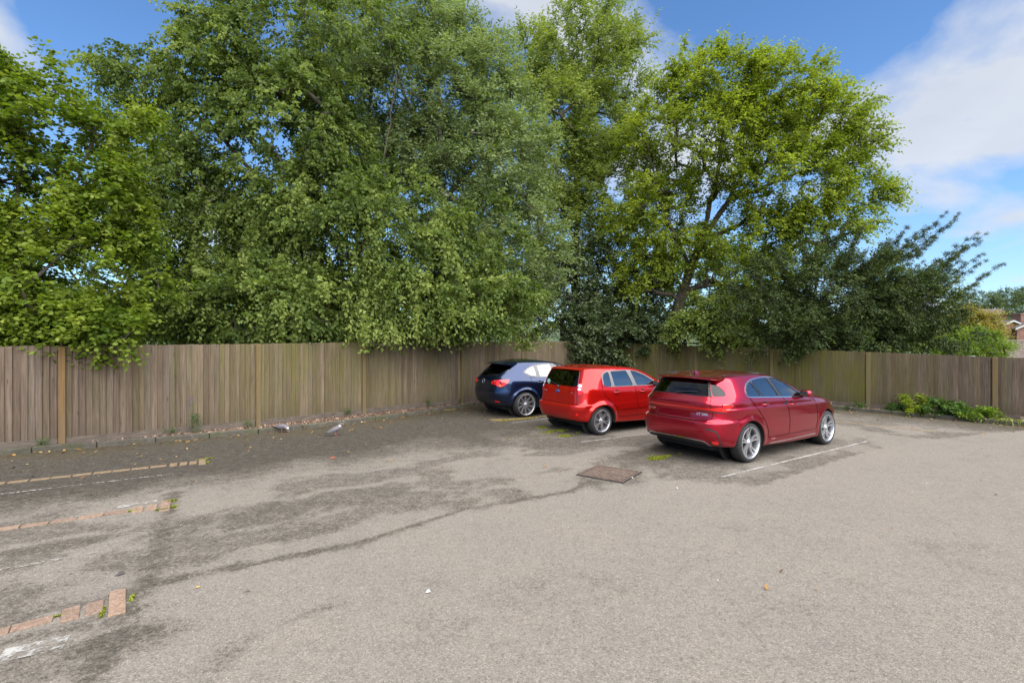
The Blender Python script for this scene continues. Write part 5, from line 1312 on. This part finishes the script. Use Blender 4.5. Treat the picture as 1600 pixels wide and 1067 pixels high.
rootB = car_root('hatchback_car', 'navy blue hatchback with wide red tail lights and ten spoke wheels by the long fence', pB, HEAD)
dloB = chaikin([(-.03, 1.17), (.0, 1.21), (.16, 1.305), (.42, 1.375), (.9, 1.402), (1.2, 1.37), (1.6, 1.20), (2.0, 1.01), (1.5, 1.012), (.9, 1.022), (.32, 1.045), (.18, 1.065)], 2)
f = []
A('window', 'side', cornered([(.02, 1.18), (.16, 1.282), (.36, 1.343), (.37, 1.066), (.23, 1.08)]), SGLASS, -.004, None, False)
A('window', 'side', cornered([(.47, 1.058), (.455, 1.358), (.92, 1.380), (.99, 1.042)]), SGLASS, -.004, None, False)
A('window', 'side', cornered([(1.09, 1.038), (1.04, 1.380), (1.2, 1.348), (1.57, 1.182), (1.88, 1.03)]), SGLASS, -.004, None, False)
A('window_surround', 'side', dloB, GREYT, .001, None, False)
A('rear_window', 'wrap', cornered([(-.6, 1.06), (0, 1.065), (.34, 1.075), (.58, 1.15), (.83, 1.285), (.76, 1.335), (.50, 1.375), (0, 1.385), (-.6, 1.385)]), RGLASS, -.002, None, True)
lt = A('tail_light', 'wrap', chaikin([(.385, .925), (.47, .975), (.62, .985), (.90, 1.005), (.925, .985), (.84, .89), (.72, .815), (.62, .815), (.55, .870), (.40, .885)], 2), REDL, .012, None, False)
A('panel_gap', 'wrap', ribbon([(.60, 1.30), (.545, 1.10), (.53, .99), (.53, .86), (.50, .74), (.30, .70), (-.05, .69)], .008), GAPM, -.006, None, False)
A('panel_gap', 'wrap', ribbon([(.53, .80), (.70, .80), (.85, .80), (1.02, .70)], .007), GAPM, -.006, None, False)
A('reflector', 'wrap', [(.50, .455), (.66, .43), (.64, .405), (.52, .425)], REDL, .006, None, False)
A('bumper_lower', 'wrap', [(-.05, .42), (.45, .40), (.70, .35), (.70, .10), (-.05, .10)], BLACKP, -.002, None, True)
A('wheel_arch', 'side', circle(0, .332, .375), None, 0, None, False); A('wheel_arch', 'side', circle(2.685, .332, .375), None, 0, None, False)
rd = [(1.03, 1.012), (1.04, .6), (1.02, .36), (.52, .36), (.49, .50), (.40, .66), (.30, .76), (.19, .90), (.15, 1.05), (.38, 1.05), (.40, 1.385), (.9, 1.415), (1.0, 1.41)]
fd = [(1.05, 1.012), (1.06, .6), (1.04, .36), (2.06, .36), (2.12, .6), (2.14, .9), (2.02, 1.01), (1.6, 1.215), (1.2, 1.385), (1.02, 1.41)]
A('panel_gap', 'side', ribbon(rd[:10], .008), GAPM, -.006, None, False); A('panel_gap', 'side', ribbon(fd[2:7], .008), GAPM, -.006, None, False)
d1 = A('door', 'side', rd, NAVY, 0, None, False); d2 = A('door', 'side', fd, NAVY, 0, None, False)
A('windscreen', 'wrap', [(S.U + .05, 1.05), (S.U - .62, 1.05), (S.U - .55, 1.36), (S.U + .05, 1.37)], RGLASS, -.002, None, True)
body, made = build_skin(S, f, rootB, NAVY)
for i_, sg in enumerate((1, -1)):
    for (s_, z_, r_, mt) in ((.50, .935, .040, DREDL), (.70, .925, .048, DREDL), (.665, .845, .030, AMBER)):
        uv = S.inv([(s_, z_)], 'wrap'); pp = S.P(uv[:, 0], uv[:, 1])[0]; n_ = S.N(uv[:, 0], uv[:, 1])[0]; n_ = n_ if n_[0] < 0 else -n_; c_ = pp + n_ * .011
        o = MB().lathe([(r_, -.006), (r_ * .9, .004), (r_ * .5, .007), (.001, .008)], 16, axis='y').build('lamp_lens', mt, made[lt][i_], smooth=True); o.location = (c_[0], sg * c_[1], c_[2]); o.rotation_euler = Vector((0, 1, 0)).rotation_difference(Vector((n_[0], sg * n_[1], n_[2]))).to_euler()
handle(made[d1], S, .44, .905, NAVY); handle(made[d2], S, 1.32, .885, NAVY); mirror(rootB, 1.85, 1.03, .83, NAVY)
for (x, sy) in ((0, 1), (0, -1), (2.685, 1), (2.685, -1)): wheel(rootB, (x, sy * .775, .332), sy, .332, .268, .215, 10, 0, .044)
under(rootB, -.60, 3.4, .88, 2.685, aB, S); interior(rootB, .30, 1.75, .80, .68)
sp = []
for k in range(15):
    t = -1 + 2 * k / 14; sp.append((.60 * t, -.16 + .04 * t * t, 1.456 - .024 * t * t, -.52 + .16 * abs(t) ** 3, 1.412 - .026 * t * t))
lip(rootB, 'roof_spoiler', NAVY, sp, 0, .022, .014)
o = MB().lathe([(.052, .0), (.058, .006), (.066, .006), (.072, 0)], 28, axis='x').box((-.004, 0, 0), (.006, .11, .012), M=Matrix.Rotation(R(24), 3, 'X')).build('round_badge', CHROME, rootB, smooth=False); o.location = (-.795, 0, .945)
MB().tube([(-.70, 0, 1.085), (-.655, -.2, 1.115), (-.62, -.42, 1.12)], .009, 6).build('rear_wiper', BLACKP, rootB)
# ------------------------------------------------------------------ inspection cover
m = NT('rusty_iron'); P = m.obj()
m.col(m.ramp(m.noise(P, 14, 6, .7), [(.3, (.075, .050, .037)), (.55, (.145, .102, .078)), (.8, (.23, .175, .14))])); m.rough(.8); m.b.inputs['Metallic'].default_value = .15; m.bump(m.noise(P, 60, 4), .3, .004); RUST = m.m
ic = tag(empty('inspection_cover', (1.475, 7.41, 0), R(54)), 'rusty brown iron inspection cover set in the tarmac behind the dark red car', 'manhole cover')
W_, H_ = .66, .68
MB().box((0, 0, .002), (W_ + .07, H_ + .07, .010)).build('recess', LINER, ic)
MB().box((0, 0, .006), (W_ - .06, H_ - .06, .018)).build('plate', RUST, ic)
for (c, d) in (((0, H_ / 2, .006), (W_ + .02, .022, .022)), ((0, -H_ / 2, .006), (W_ + .02, .022, .022)), ((W_ / 2, 0, .0065), (.022, H_ - .022, .022)), ((-W_ / 2, 0, .0065), (.022, H_ - .022, .022))):
    MB().box(c, d).build('frame', RUST, ic, bevel=.003)
tr = MB()
for i in range(11):
    for j in range(11):
        x, y = -.27 + .054 * i, -.275 + .055 * j
        tr.box((x, y, .016), (.040, .016, .007), rz=R(45) if (i + j) % 2 else R(-45))
o = tr.build('tread', RUST, ic); o['kind'] = 'stuff'
for s_ in (-1, 1): MB().box((.22 * s_, .28 * s_, .0145), (.03, .012, .004)).build('key_hole', LINER, ic)

# ------------------------------------------------------------------ fallen leaves, mulch
m = NT('fallen_leaf'); m.col(m.ramp(m.attr('tint'), [(0, (.07, .035, .014)), (.4, (.16, .072, .022)), (.72, (.28, .15, .035)), (1, (.38, .29, .11))])); m.rough(.7); DRY = m.m
m = NT('mulch_chip'); m.col(m.ramp(m.attr('tint'), [(0, (.07, .045, .03)), (.5, (.21, .125, .08)), (1, (.40, .27, .19))])); m.rough(.9); CHIP = m.m
def scatter(name, pts, size, rng, mat, z0=.006, tilt=.35, kind='stuff', curl=.25, tints=None, label=None, cat=None, parent=None):
    N = len(pts); a = rng.uniform(0, 6.283, N); s = size * rng.uniform(.5, 1.4, N)
    ld = np.stack([np.cos(a), np.sin(a), rng.normal(0, tilt, N)], 1); ld = nrm(ld); nn = nrm(np.stack([rng.normal(0, tilt, N), rng.normal(0, tilt, N), np.ones(N)], 1)); wd = nrm(np.cross(nn, ld)); nn = np.cross(ld, wd)
    p = np.column_stack([pts, np.full(N, z0)]) if pts.shape[1] == 2 else pts; s = s[:, None]
    vs = [p - .5 * s * ld, p - .1 * s * ld + .34 * s * wd + curl * .3 * s * nn, p + .5 * s * ld + curl * .2 * s * nn, p - .1 * s * ld - .34 * s * wd + curl * .3 * s * nn]
    V = np.stack(vs, 1); low = V[..., 2].min(1); V[..., 2] += np.maximum(0, (p[:, 2] - low))[:, None]
    V = V.reshape(-1, 3); b = (np.arange(N) * 4)[:, None, None]; F = (b + np.array([(0, 1, 2), (0, 2, 3)])[None]).reshape(-1, 3)
    t = rng.uniform(0, 1, N) if tints is None else tints
    o = fastmesh(name, V, F, mat, parent, fattr={'tint': np.repeat(t, 2)}); o['kind'] = kind
    return o
rng = np.random.default_rng(55)
def off_along(poly, n, tfun, s0=0, s1=None):
    L = arc(poly)[1][-1]; s1 = s1 or L; out = []
    for s, t in zip(rng.uniform(s0, s1, n), tfun(n)):
        p, d = along(poly, s); out.append(p + t * np.array((-d[1], d[0])))
    return np.array(out)
P1 = off_along(KL, 420, lambda n: -np.abs(rng.normal(0, .10, n)) - .02); P2 = off_along(KL, 420, lambda n: -rng.exponential(1.3, n) - .05); P3 = off_along(KR, 300, lambda n: -np.abs(rng.normal(0, .14, n)) - .02); P4 = off_along(KR, 170, lambda n: -rng.exponential(.9, n) - .05)
P5 = np.column_stack([rng.uniform(-3, 10, 70), rng.uniform(3, 10, 70)])
tag(scatter('fallen_leaves', np.vstack([P1, P2, P3, P4, P5[:18]]), .052, rng, DRY), 'dry yellow and brown leaves blown along the kerbs', 'leaves')
q = off_along(KL, 9000, lambda n: rng.uniform(.13, .95, n)); q2 = off_along(KR, 4000, lambda n: rng.uniform(.13, .6, n))
tag(scatter('mulch', np.column_stack([np.vstack([q, q2]), np.full(13000, .075)]), .045, rng, CHIP, tilt=.5), 'brown wood chip mulch between kerb and fence', 'mulch')
# grit on the tarmac
m = NT('pale_grit'); m.col(m.ramp(m.attr('tint'), [(0, (.16, .14, .12)), (.7, (.26, .24, .21)), (1, (.42, .40, .37))])); m.rough(.8); GRIT = m.m
g = np.column_stack([rng.uniform(-9, 9, 600), rng.uniform(4, 13, 600)]); g = g[pip(g[:, 0], g[:, 1], LOT)]
tag(scatter('grit', g, .016, rng, GRIT, tilt=.6), 'small pale grit scattered on the tarmac', 'grit')

# ------------------------------------------------------------------ moss tufts
MOSS = leaf_mat('moss_blade', (.085, .10, .012), (.19, .22, .02), (.36, .40, .05), .3)
MOSSY = leaf_mat('yellow_moss_blade', (.14, .10, .03), (.30, .24, .06), (.46, .40, .12), .3)
def moss_patch(label, lobes, n, mat, h=.03, seed=0):
    rg = np.random.default_rng(seed); pts = []
    for (u, v, ra, rb) in lobes:
        c = gp(u, v)[:2]; k = max(20, int(n * ra * rb / sum(x[2] * x[3] for x in lobes)))
        r = np.sqrt(rg.uniform(0, 1, k)) * rg.choice([1, .7, 1.15], k); a = rg.uniform(0, 6.283, k)
        da, db = r * np.cos(a) * ra, r * np.sin(a) * rb
        pts.append(np.stack([c[0] + da * math.sin(bd) + db * math.cos(bd), c[1] + da * math.cos(bd) - db * math.sin(bd)], 1))
    pts = np.vstack(pts); keep = fbm(pts[:, 0], pts[:, 1], 7.0, seed + 9, 3) > .42; pts = pts[keep]; N = len(pts)
    a = rg.uniform(0, 6.283, N); L = h * rg.uniform(.4, 1.3, N); w = .010 * rg.uniform(.6, 1.4, N); ln = rg.uniform(.2, .9, N)
    base = np.column_stack([pts, np.full(N, .004)]); sd = np.stack([np.cos(a), np.sin(a), np.zeros(N)], 1); dr_ = np.stack([-np.sin(a) * ln, np.cos(a) * ln, np.ones(N) * .8], 1)
    V = np.stack([base - sd * w[:, None], base + sd * w[:, None], base + dr_ * L[:, None]], 1).reshape(-1, 3); F = np.arange(3 * N).reshape(-1, 3)
    o = fastmesh('moss', V, F, mat, None, fattr={'tint': rg.uniform(0, 1, N)}); tag(o, label, 'moss', kind='stuff')
moss_patch('yellow green moss patch behind the dark red car', [(1026, 716, .20, .11), (1042, 713, .10, .06), (1012, 713, .10, .05), (1062, 709, .03, .03)], 2600, MOSS, .022, 1)
moss_patch('mossy green patch by the rear wheel of the bright red car', [(884, 681, .22, .12), (868, 674, .35, .12), (900, 676, .12, .07), (850, 668, .2, .1)], 2600, MOSS, .024, 2)
moss_patch('yellowed moss strip behind the blue car', [(790, 657, .35, .10), (775, 655, .18, .08), (835, 652, .45, .05), (815, 655, .3, .06)], 2600, MOSSY, .022, 3)
moss_patch('green tufts growing between the nearest paver bricks', [(160, 957, .012, .09), (95, 962, .10, .012), (206, 935, .012, .07)], 420, MOSS, .012, 4)
moss_patch('green fringe round the middle brick edging', [(268, 783, .06, .04), (250, 797, .08, .02), (205, 799, .08, .02), (272, 792, .03, .05)], 500, MOSS, .02, 5)
moss_patch('greenish tufts at the end of the far brick edging', [(322, 717, .12, .03), (324, 722, .04, .06)], 300, MOSS, .02, 6)
moss_patch('dull moss along the kerb behind the blue car', [(735, 632, .5, .09), (700, 641, .3, .07), (755, 628, .4, .1)], 2200, MOSSY, .03, 7)

# ------------------------------------------------------------------ weeds and plants at the fences
WEED = leaf_mat('weed_leaf', (.030, .065, .012), (.070, .140, .026), (.15, .24, .05), .36)
LIME = leaf_mat('lime_shrub_leaf', (.10, .15, .012), (.22, .29, .022), (.40, .44, .05), .40)
def fence_spot(poly, u, inset):
    p, d = along(poly, hit(poly, u)); return p + inset * np.array((d[1], -d[0]))
def plant(name, label, cat, poly, u, inset, v_top, v_bot, wpx, n, mat, seed, ll, lw, rd=.22, **k):
    p = fence_spot(poly, u, inset); Y = float(p[1]); b = (float(p[0]), Y, .06)
    vm, rv = (v_top + v_bot) / 2, (v_bot - v_top) / 2
    args = dict(droop=.25, flat=.6, ldroop=.2, spread=.6, upb=.25, rtip=.003, rmax=.012, twigs=True, crown_name='foliage', round_=True); args.update(k)
    return make_tree(name, label, cat, b, [[b, (b[0], b[1], b[2] + .15)]], [(u, vm, Y, wpx, rv, rd, max(4, int(n * .75)))], mat, seed, 7, 6, .10, ll * .85, lw * .85, **args)
plant('lime_shrub', 'yellow green leafy shrub by the short fence with bare reddish stems', 'shrub', FR, 1428, .28, 618, 628, 17, 16, LIME, 2001, .085, .05)
plant('lime_shrub', 'low yellow green shrub spilling over the kerb', 'shrub', FR, 1430, .45, 634, 648, 18, 16, LIME, 2002, .085, .05, rd=.12)
plant('nettle_clump', 'taller dark green leafy weed beside the yellow green shrub', 'weed', FR, 1466, .30, 625, 648, 20, 34, WEED, 2003, .10, .06)
plant('nettle_clump', 'green leafy weed in the middle of the clump along the short fence', 'weed', FR, 1495, .30, 632, 650, 20, 32, WEED, 2004, .09, .055)
plant('nettle_clump', 'bright green low weed at the end of the clump nearest the strap leaves', 'weed', FR, 1532, .28, 638, 654, 26, 36, HEDGE, 2005, .085, .05)
plant('ivy_patch', 'dark low ivy at the foot of the short fence by the dark red car', 'weed', FR, 1395, .25, 635, 642, 28, 22, WEED, 2006, .07, .045, rd=.12)
plant('ground_elder', 'thin green weeds at the foot of the green stained fence', 'weed', FR, 1345, .22, 632, 638, 26, 12, WEED, 2007, .06, .04, rd=.10)
for (u, n, lab, sd) in ((542, 7, 'small green weed at the fence foot by the mossy post', 1), (668, 6, 'little dark weed at the fence foot near the bend of the kerb', 2), (722, 8, 'bright green weed tuft beside the blue car', 3), (268, 6, 'creeping green weeds under the fence left of the purple flower', 4), (68, 6, 'green weed sprig at the foot of the brown post', 5), (385, 5, 'green weed sprig beside the pigeons', 6)):
    p = fence_spot(FL, u, .10); Y = float(p[1]); vb = 533.5 + (EYE - .08) * FPX / Y
    plant('fence_weed', lab, 'weed', FL, u, .10, vb - 8, vb - 1, 8, n, WEED, 2100 + sd, .042, .020, rd=.05, round_=False)
# purple flowered stems
p = fence_spot(FL, 306, .13); ro = tag(empty('purple_flower', (p[0], p[1], .06)), 'tall thin weed with purple flower spikes against the brown fence', 'plant')
rg = np.random.default_rng(9); st_m = simple('green_stem', (.07, .12, .03), .7); fl_m = simple('purple_petal', (.20, .12, .26), .7)
for k in range(5):
    h = rg.uniform(.35, .85); lx, ly = rg.normal(-.10, .12), rg.normal(-.02, .03)
    top = (lx * h, ly * h - .02, h)
    MB().tube([(0, 0, 0), (lx * .4, ly * .4, h * .5), top], [.004, .003, .002], 5).build('stem', st_m, ro)
    fm = MB()
    for j in range(9):
        z = h - .13 + .13 * j / 9; a = rg.uniform(0, 6.28); r = .012
        fm.box((top[0] + r * math.cos(a), top[1] + r * math.sin(a), z), (.008, .008, .011), rz=a)
    f_ = fm.build('flower_spike', fl_m, ro); f_['kind'] = 'stuff'
C_ = np.array([(rg.normal(-.02, .05), rg.normal(-.02, .03), z) for z in rg.uniform(.03, .45, 16)])
Vv, Ff, tt, _ = leaves(C_, nrm(rg.normal(0, 1, C_.shape)), rg, 4, 4, .09, .06, .012, .1, .3, 0, .5)
o = fastmesh('foliage', Vv, Ff, WEED, ro, fattr={'tint': tt}); o['kind'] = 'stuff'
# strap leaved plant at the right end
STRAP = leaf_mat('strap_leaf', (.13, .18, .03), (.28, .32, .07), (.50, .50, .16), .35)
for (u, n, lab, sd) in ((1572, 40, 'strap leaved plant hanging over the kerb right next to the low bright weeds', 1), (1600, 46, 'strap leaved plant hanging over the kerb beyond the last fence post, away from the weeds', 2)):
    p = fence_spot(FR, u, .36); rg = np.random.default_rng(300 + sd); ro = tag(empty('strap_leaf_plant', (p[0], p[1], .07)), lab, 'plant')
    V = []; F = []; T_ = []
    for k in range(n):
        a = rg.uniform(0, 6.28); L = rg.uniform(.18, .38); w = rg.uniform(.008, .014); bx, by = rg.normal(0, .07, 2); sx, sy = -math.sin(a) * w, math.cos(a) * w; n0 = len(V); tv = rg.uniform(0, 1)
        for i in range(5):
            t = i / 4; r = L * t; z = L * (1.1 * t - 1.35 * t * t) ; ww = (1 - .9 * t)
            V += [(bx + math.cos(a) * r + sx * ww, by + math.sin(a) * r + sy * ww, z), (bx + math.cos(a) * r - sx * ww, by + math.sin(a) * r - sy * ww, z)]
        for i in range(4): F.append((n0 + 2 * i, n0 + 2 * i + 1, n0 + 2 * i + 3, n0 + 2 * i + 2)); T_.append(tv)
    o = fastmesh('foliage', np.array(V), np.array(F), STRAP, ro, fattr={'tint': np.array(T_)}); o['kind'] = 'stuff'

# ------------------------------------------------------------------ pigeons
m = NT('pigeon_grey'); P = m.obj(); m.col(m.ramp(m.noise(P, 60, 4), [(.3, (.10, .098, .112)), (.7, (.155, .150, .165))])); m.rough(.7); PG = m.m
PBST = simple('pigeon_breast', (.18, .135, .14), .7); PWH = simple('pigeon_white', (.5, .5, .5), .7); PDK = simple('pigeon_dark_tail', (.03, .03, .034), .7); PLG = simple('pigeon_leg', (.30, .09, .07), .6); PBK = simple('pigeon_beak', (.62, .38, .14), .5); PEY = simple('pigeon_eye', (.02, .02, .02), .2)
def pigeon(label, loc, rz, spine, mats, wing, leg_x, hip):
    ro = tag(empty('pigeon', loc, rz), label, 'pigeon')
    n = 14; V = []; F = []; FM = []
    for i, (x, z, ry, rz_) in enumerate(spine):
        a = spine[max(i - 1, 0)]; b = spine[min(i + 1, len(spine) - 1)]; tx, tz = b[0] - a[0], b[1] - a[1]; l = math.hypot(tx, tz); tx /= l; tz /= l
        for k in range(n):
            w = 2 * math.pi * k / n; V.append((x - tz * math.sin(w) * rz_, math.cos(w) * ry, z + tx * math.sin(w) * rz_))
    for i in range(len(spine) - 1):
        for k in range(n):
            k2 = (k + 1) % n; F.append((i * n + k, i * n + k2, (i + 1) * n + k2, (i + 1) * n + k))
            mi = mats[i]
            if mi == 0 and math.sin(2 * math.pi * (k + .5) / n) < -.3 and i > 3: mi = 1
            FM.append(mi)
    F += [tuple(range(n)), tuple((len(spine) - 1) * n + k for k in range(n))]; FM += [mats[0], mats[-1]]
    me = bpy.data.meshes.new('body'); me.from_pydata(V, [], F); me.update()
    bm = bmesh.new(); bm.from_mesh(me); bmesh.ops.recalc_face_normals(bm, faces=bm.faces); bm.to_mesh(me); bm.free()
    for q in (PG, PBST, PWH, PDK): me.materials.append(q)
    me.polygons.foreach_set('material_index', FM); me.polygons.foreach_set('use_smooth', [True] * len(F))
    o = link('body', me, ro); md = o.modifiers.new('s', 'SUBSURF'); md.levels = 1; md.render_levels = 1
    for s in (-1, 1):
        V = []; F = []; nw = 7
        for i in range(nw):
            t = i / (nw - 1); x = wing[0][0] + (wing[1][0] - wing[0][0]) * t; z = wing[0][1] + (wing[1][1] - wing[0][1]) * t; hh = .040 * math.sin(math.pi * min(1, t * .8 + .18)) + .004; yy = wing[2] * (1 - .62 * t ** 1.3) + .005
            for (dz, dy) in ((hh, -.016), (hh * .4, .002), (-hh * .4, .003), (-hh, -.008)): V.append((x, s * (yy + dy), z + dz))
        for i in range(nw - 1):
            for j in range(3): F.append((i * 4 + j, i * 4 + j + 1, (i + 1) * 4 + j + 1, (i + 1) * 4 + j))
        pydata('wing', V, F, PG, ro, smooth=True)
        lg = MB().tube([(hip[0], s * .022, hip[1]), (hip[0] + .004, s * .024, .035), (leg_x, s * .024, .007)], [.010, .0055, .005], 6).build('leg', PLG, ro, smooth=True)
        for a in (-.5, 0, .5, math.pi): MB().tube([(leg_x, s * .024, .006), (leg_x + math.cos(a) * .026, s * .024 + math.sin(a) * .026, .004)], [.0045, .002], 5).build('toe', PLG, lg)
    h = spine[-3]; t = spine[-1]; dx, dz = t[0] - h[0], t[1] - h[1]; l = math.hypot(dx, dz); dx /= l; dz /= l
    MB().tube([(t[0] - dx * .004, 0, t[1] - dz * .004), (t[0] + dx * .012, 0, t[1] + dz * .012), (t[0] + dx * .022, 0, t[1] + dz * .020 - .003)], [.006, .005, .0015], 8).build('beak', PBK, ro, smooth=True)
    for s in (-1, 1): MB().lathe([(.0045, -.001), (.003, .0025), (.0005, .0035)], 10, c=(0, 0, 0)).build('eye', PEY, ro, smooth=True).location = (h[0] + .004, s * (h[2] - .001), h[1] + .005)
    return ro
p = gp(523, 681)
pigeon('grey pigeon with a white neck patch standing upright on the tarmac', (p[0], p[1], .002), R(8),
       [(-.225, .040, .026, .004), (-.17, .060, .030, .008), (-.12, .083, .036, .020), (-.07, .105, .050, .042), (-.01, .130, .064, .060), (.045, .152, .064, .062), (.088, .178, .050, .050), (.108, .206, .034, .035), (.118, .228, .027, .028), (.128, .247, .0255, .0265), (.142, .256, .022, .022), (.155, .254, .013, .012), (.161, .251, .006, .006)],
       [3, 3, 0, 0, 0, 0, 1, 2, 0, 0, 0, 0, 0], ((.075, .165), (-.165, .072), .060), .025, (.015, .085))
p = gp(441, 675.5)
pigeon('grey pigeon stooping to peck leaves in the gutter', (p[0], p[1], .002), R(-8),
       [(-.225, .120, .026, .004), (-.17, .122, .030, .008), (-.12, .125, .038, .022), (-.07, .130, .052, .045), (-.01, .132, .066, .060), (.05, .128, .064, .058), (.095, .115, .048, .045), (.122, .098, .033, .033), (.138, .080, .026, .027), (.147, .063, .025, .026), (.152, .047, .021, .021), (.156, .036, .012, .012), (.158, .030, .006, .006)],
       [3, 3, 0, 0, 0, 0, 1, 2, 0, 0, 0, 0, 0], ((.075, .140), (-.165, .128), .062), .005, (.0, .085))

# ------------------------------------------------------------------ litter
LIT = simple('white_scrap', (.42, .41, .39), .7); LITD = simple('dark_scrap', (.06, .05, .045), .8)
def scrap(label, u, v, s, mat, rz):
    p = gp(u, v); V = [(-s, -.4 * s, .008), (-.2 * s, -.55 * s, .010), (.9 * s, -.1 * s, .010), (.6 * s, .5 * s, .018), (-.3 * s, .45 * s, .022), (-.05 * s, -.05 * s, .034)]
    o = tag(pydata('paper_scrap', V, [(0, 1, 5), (1, 2, 5), (2, 3, 5), (3, 4, 5), (4, 0, 5)], mat), label, 'litter'); o.location = (p[0], p[1], 0); o.rotation_euler = (0, 0, rz)
scrap('crumpled white paper scrap on the pale open tarmac', 669, 926, .024, LIT, .2)
scrap('small white scrap between the inspection cover and the white line', 1058, 764, .026, LIT, .9)
scrap('white stub lying at the corner of the inspection cover', 988, 748, .022, LIT, 2.)
scrap('dark twig like scrap on the tarmac between brick edgings', 188, 898, .04, LITD, .6)
scrap('rust brown leaf scrap on the dark tarmac below the pigeons', 520, 716, .06, simple('rust_leaf', (.25, .06, .025), .7), .5)

# ------------------------------------------------------------------ trees that border the lot outside the frame (seen in the car windows)
for (lab, x, y, h, r, sd) in (('bushy roadside tree to the right of the car park', 25, 3.5, 3.6, 2.6, 1), ('roadside tree beyond the open end of the car park', 28, -4, 4.4, 3.2, 2), ('roadside tree by the car park entrance', 22, 9.5, 3.2, 2.0, 3)):
    rg = np.random.default_rng(sd); q = nrm(rg.normal(0, 1, (110, 3))) * (rg.uniform(.1, 1, (110, 1)) ** (1 / 3)); Cc = np.array((x, y, h * .62)) + q * np.array((r, r, h * .5))
    make_tree('roadside_tree', lab, 'tree', (x, y, -.1), [[(x, y, -.1), (x, y, h * .4), (x, y, h * .7)]], [], HORN, 3000 + sd, 8, 9, .7, .22, .14, extra=(Cc, nrm(q)), twigs=False, group='roadside trees')
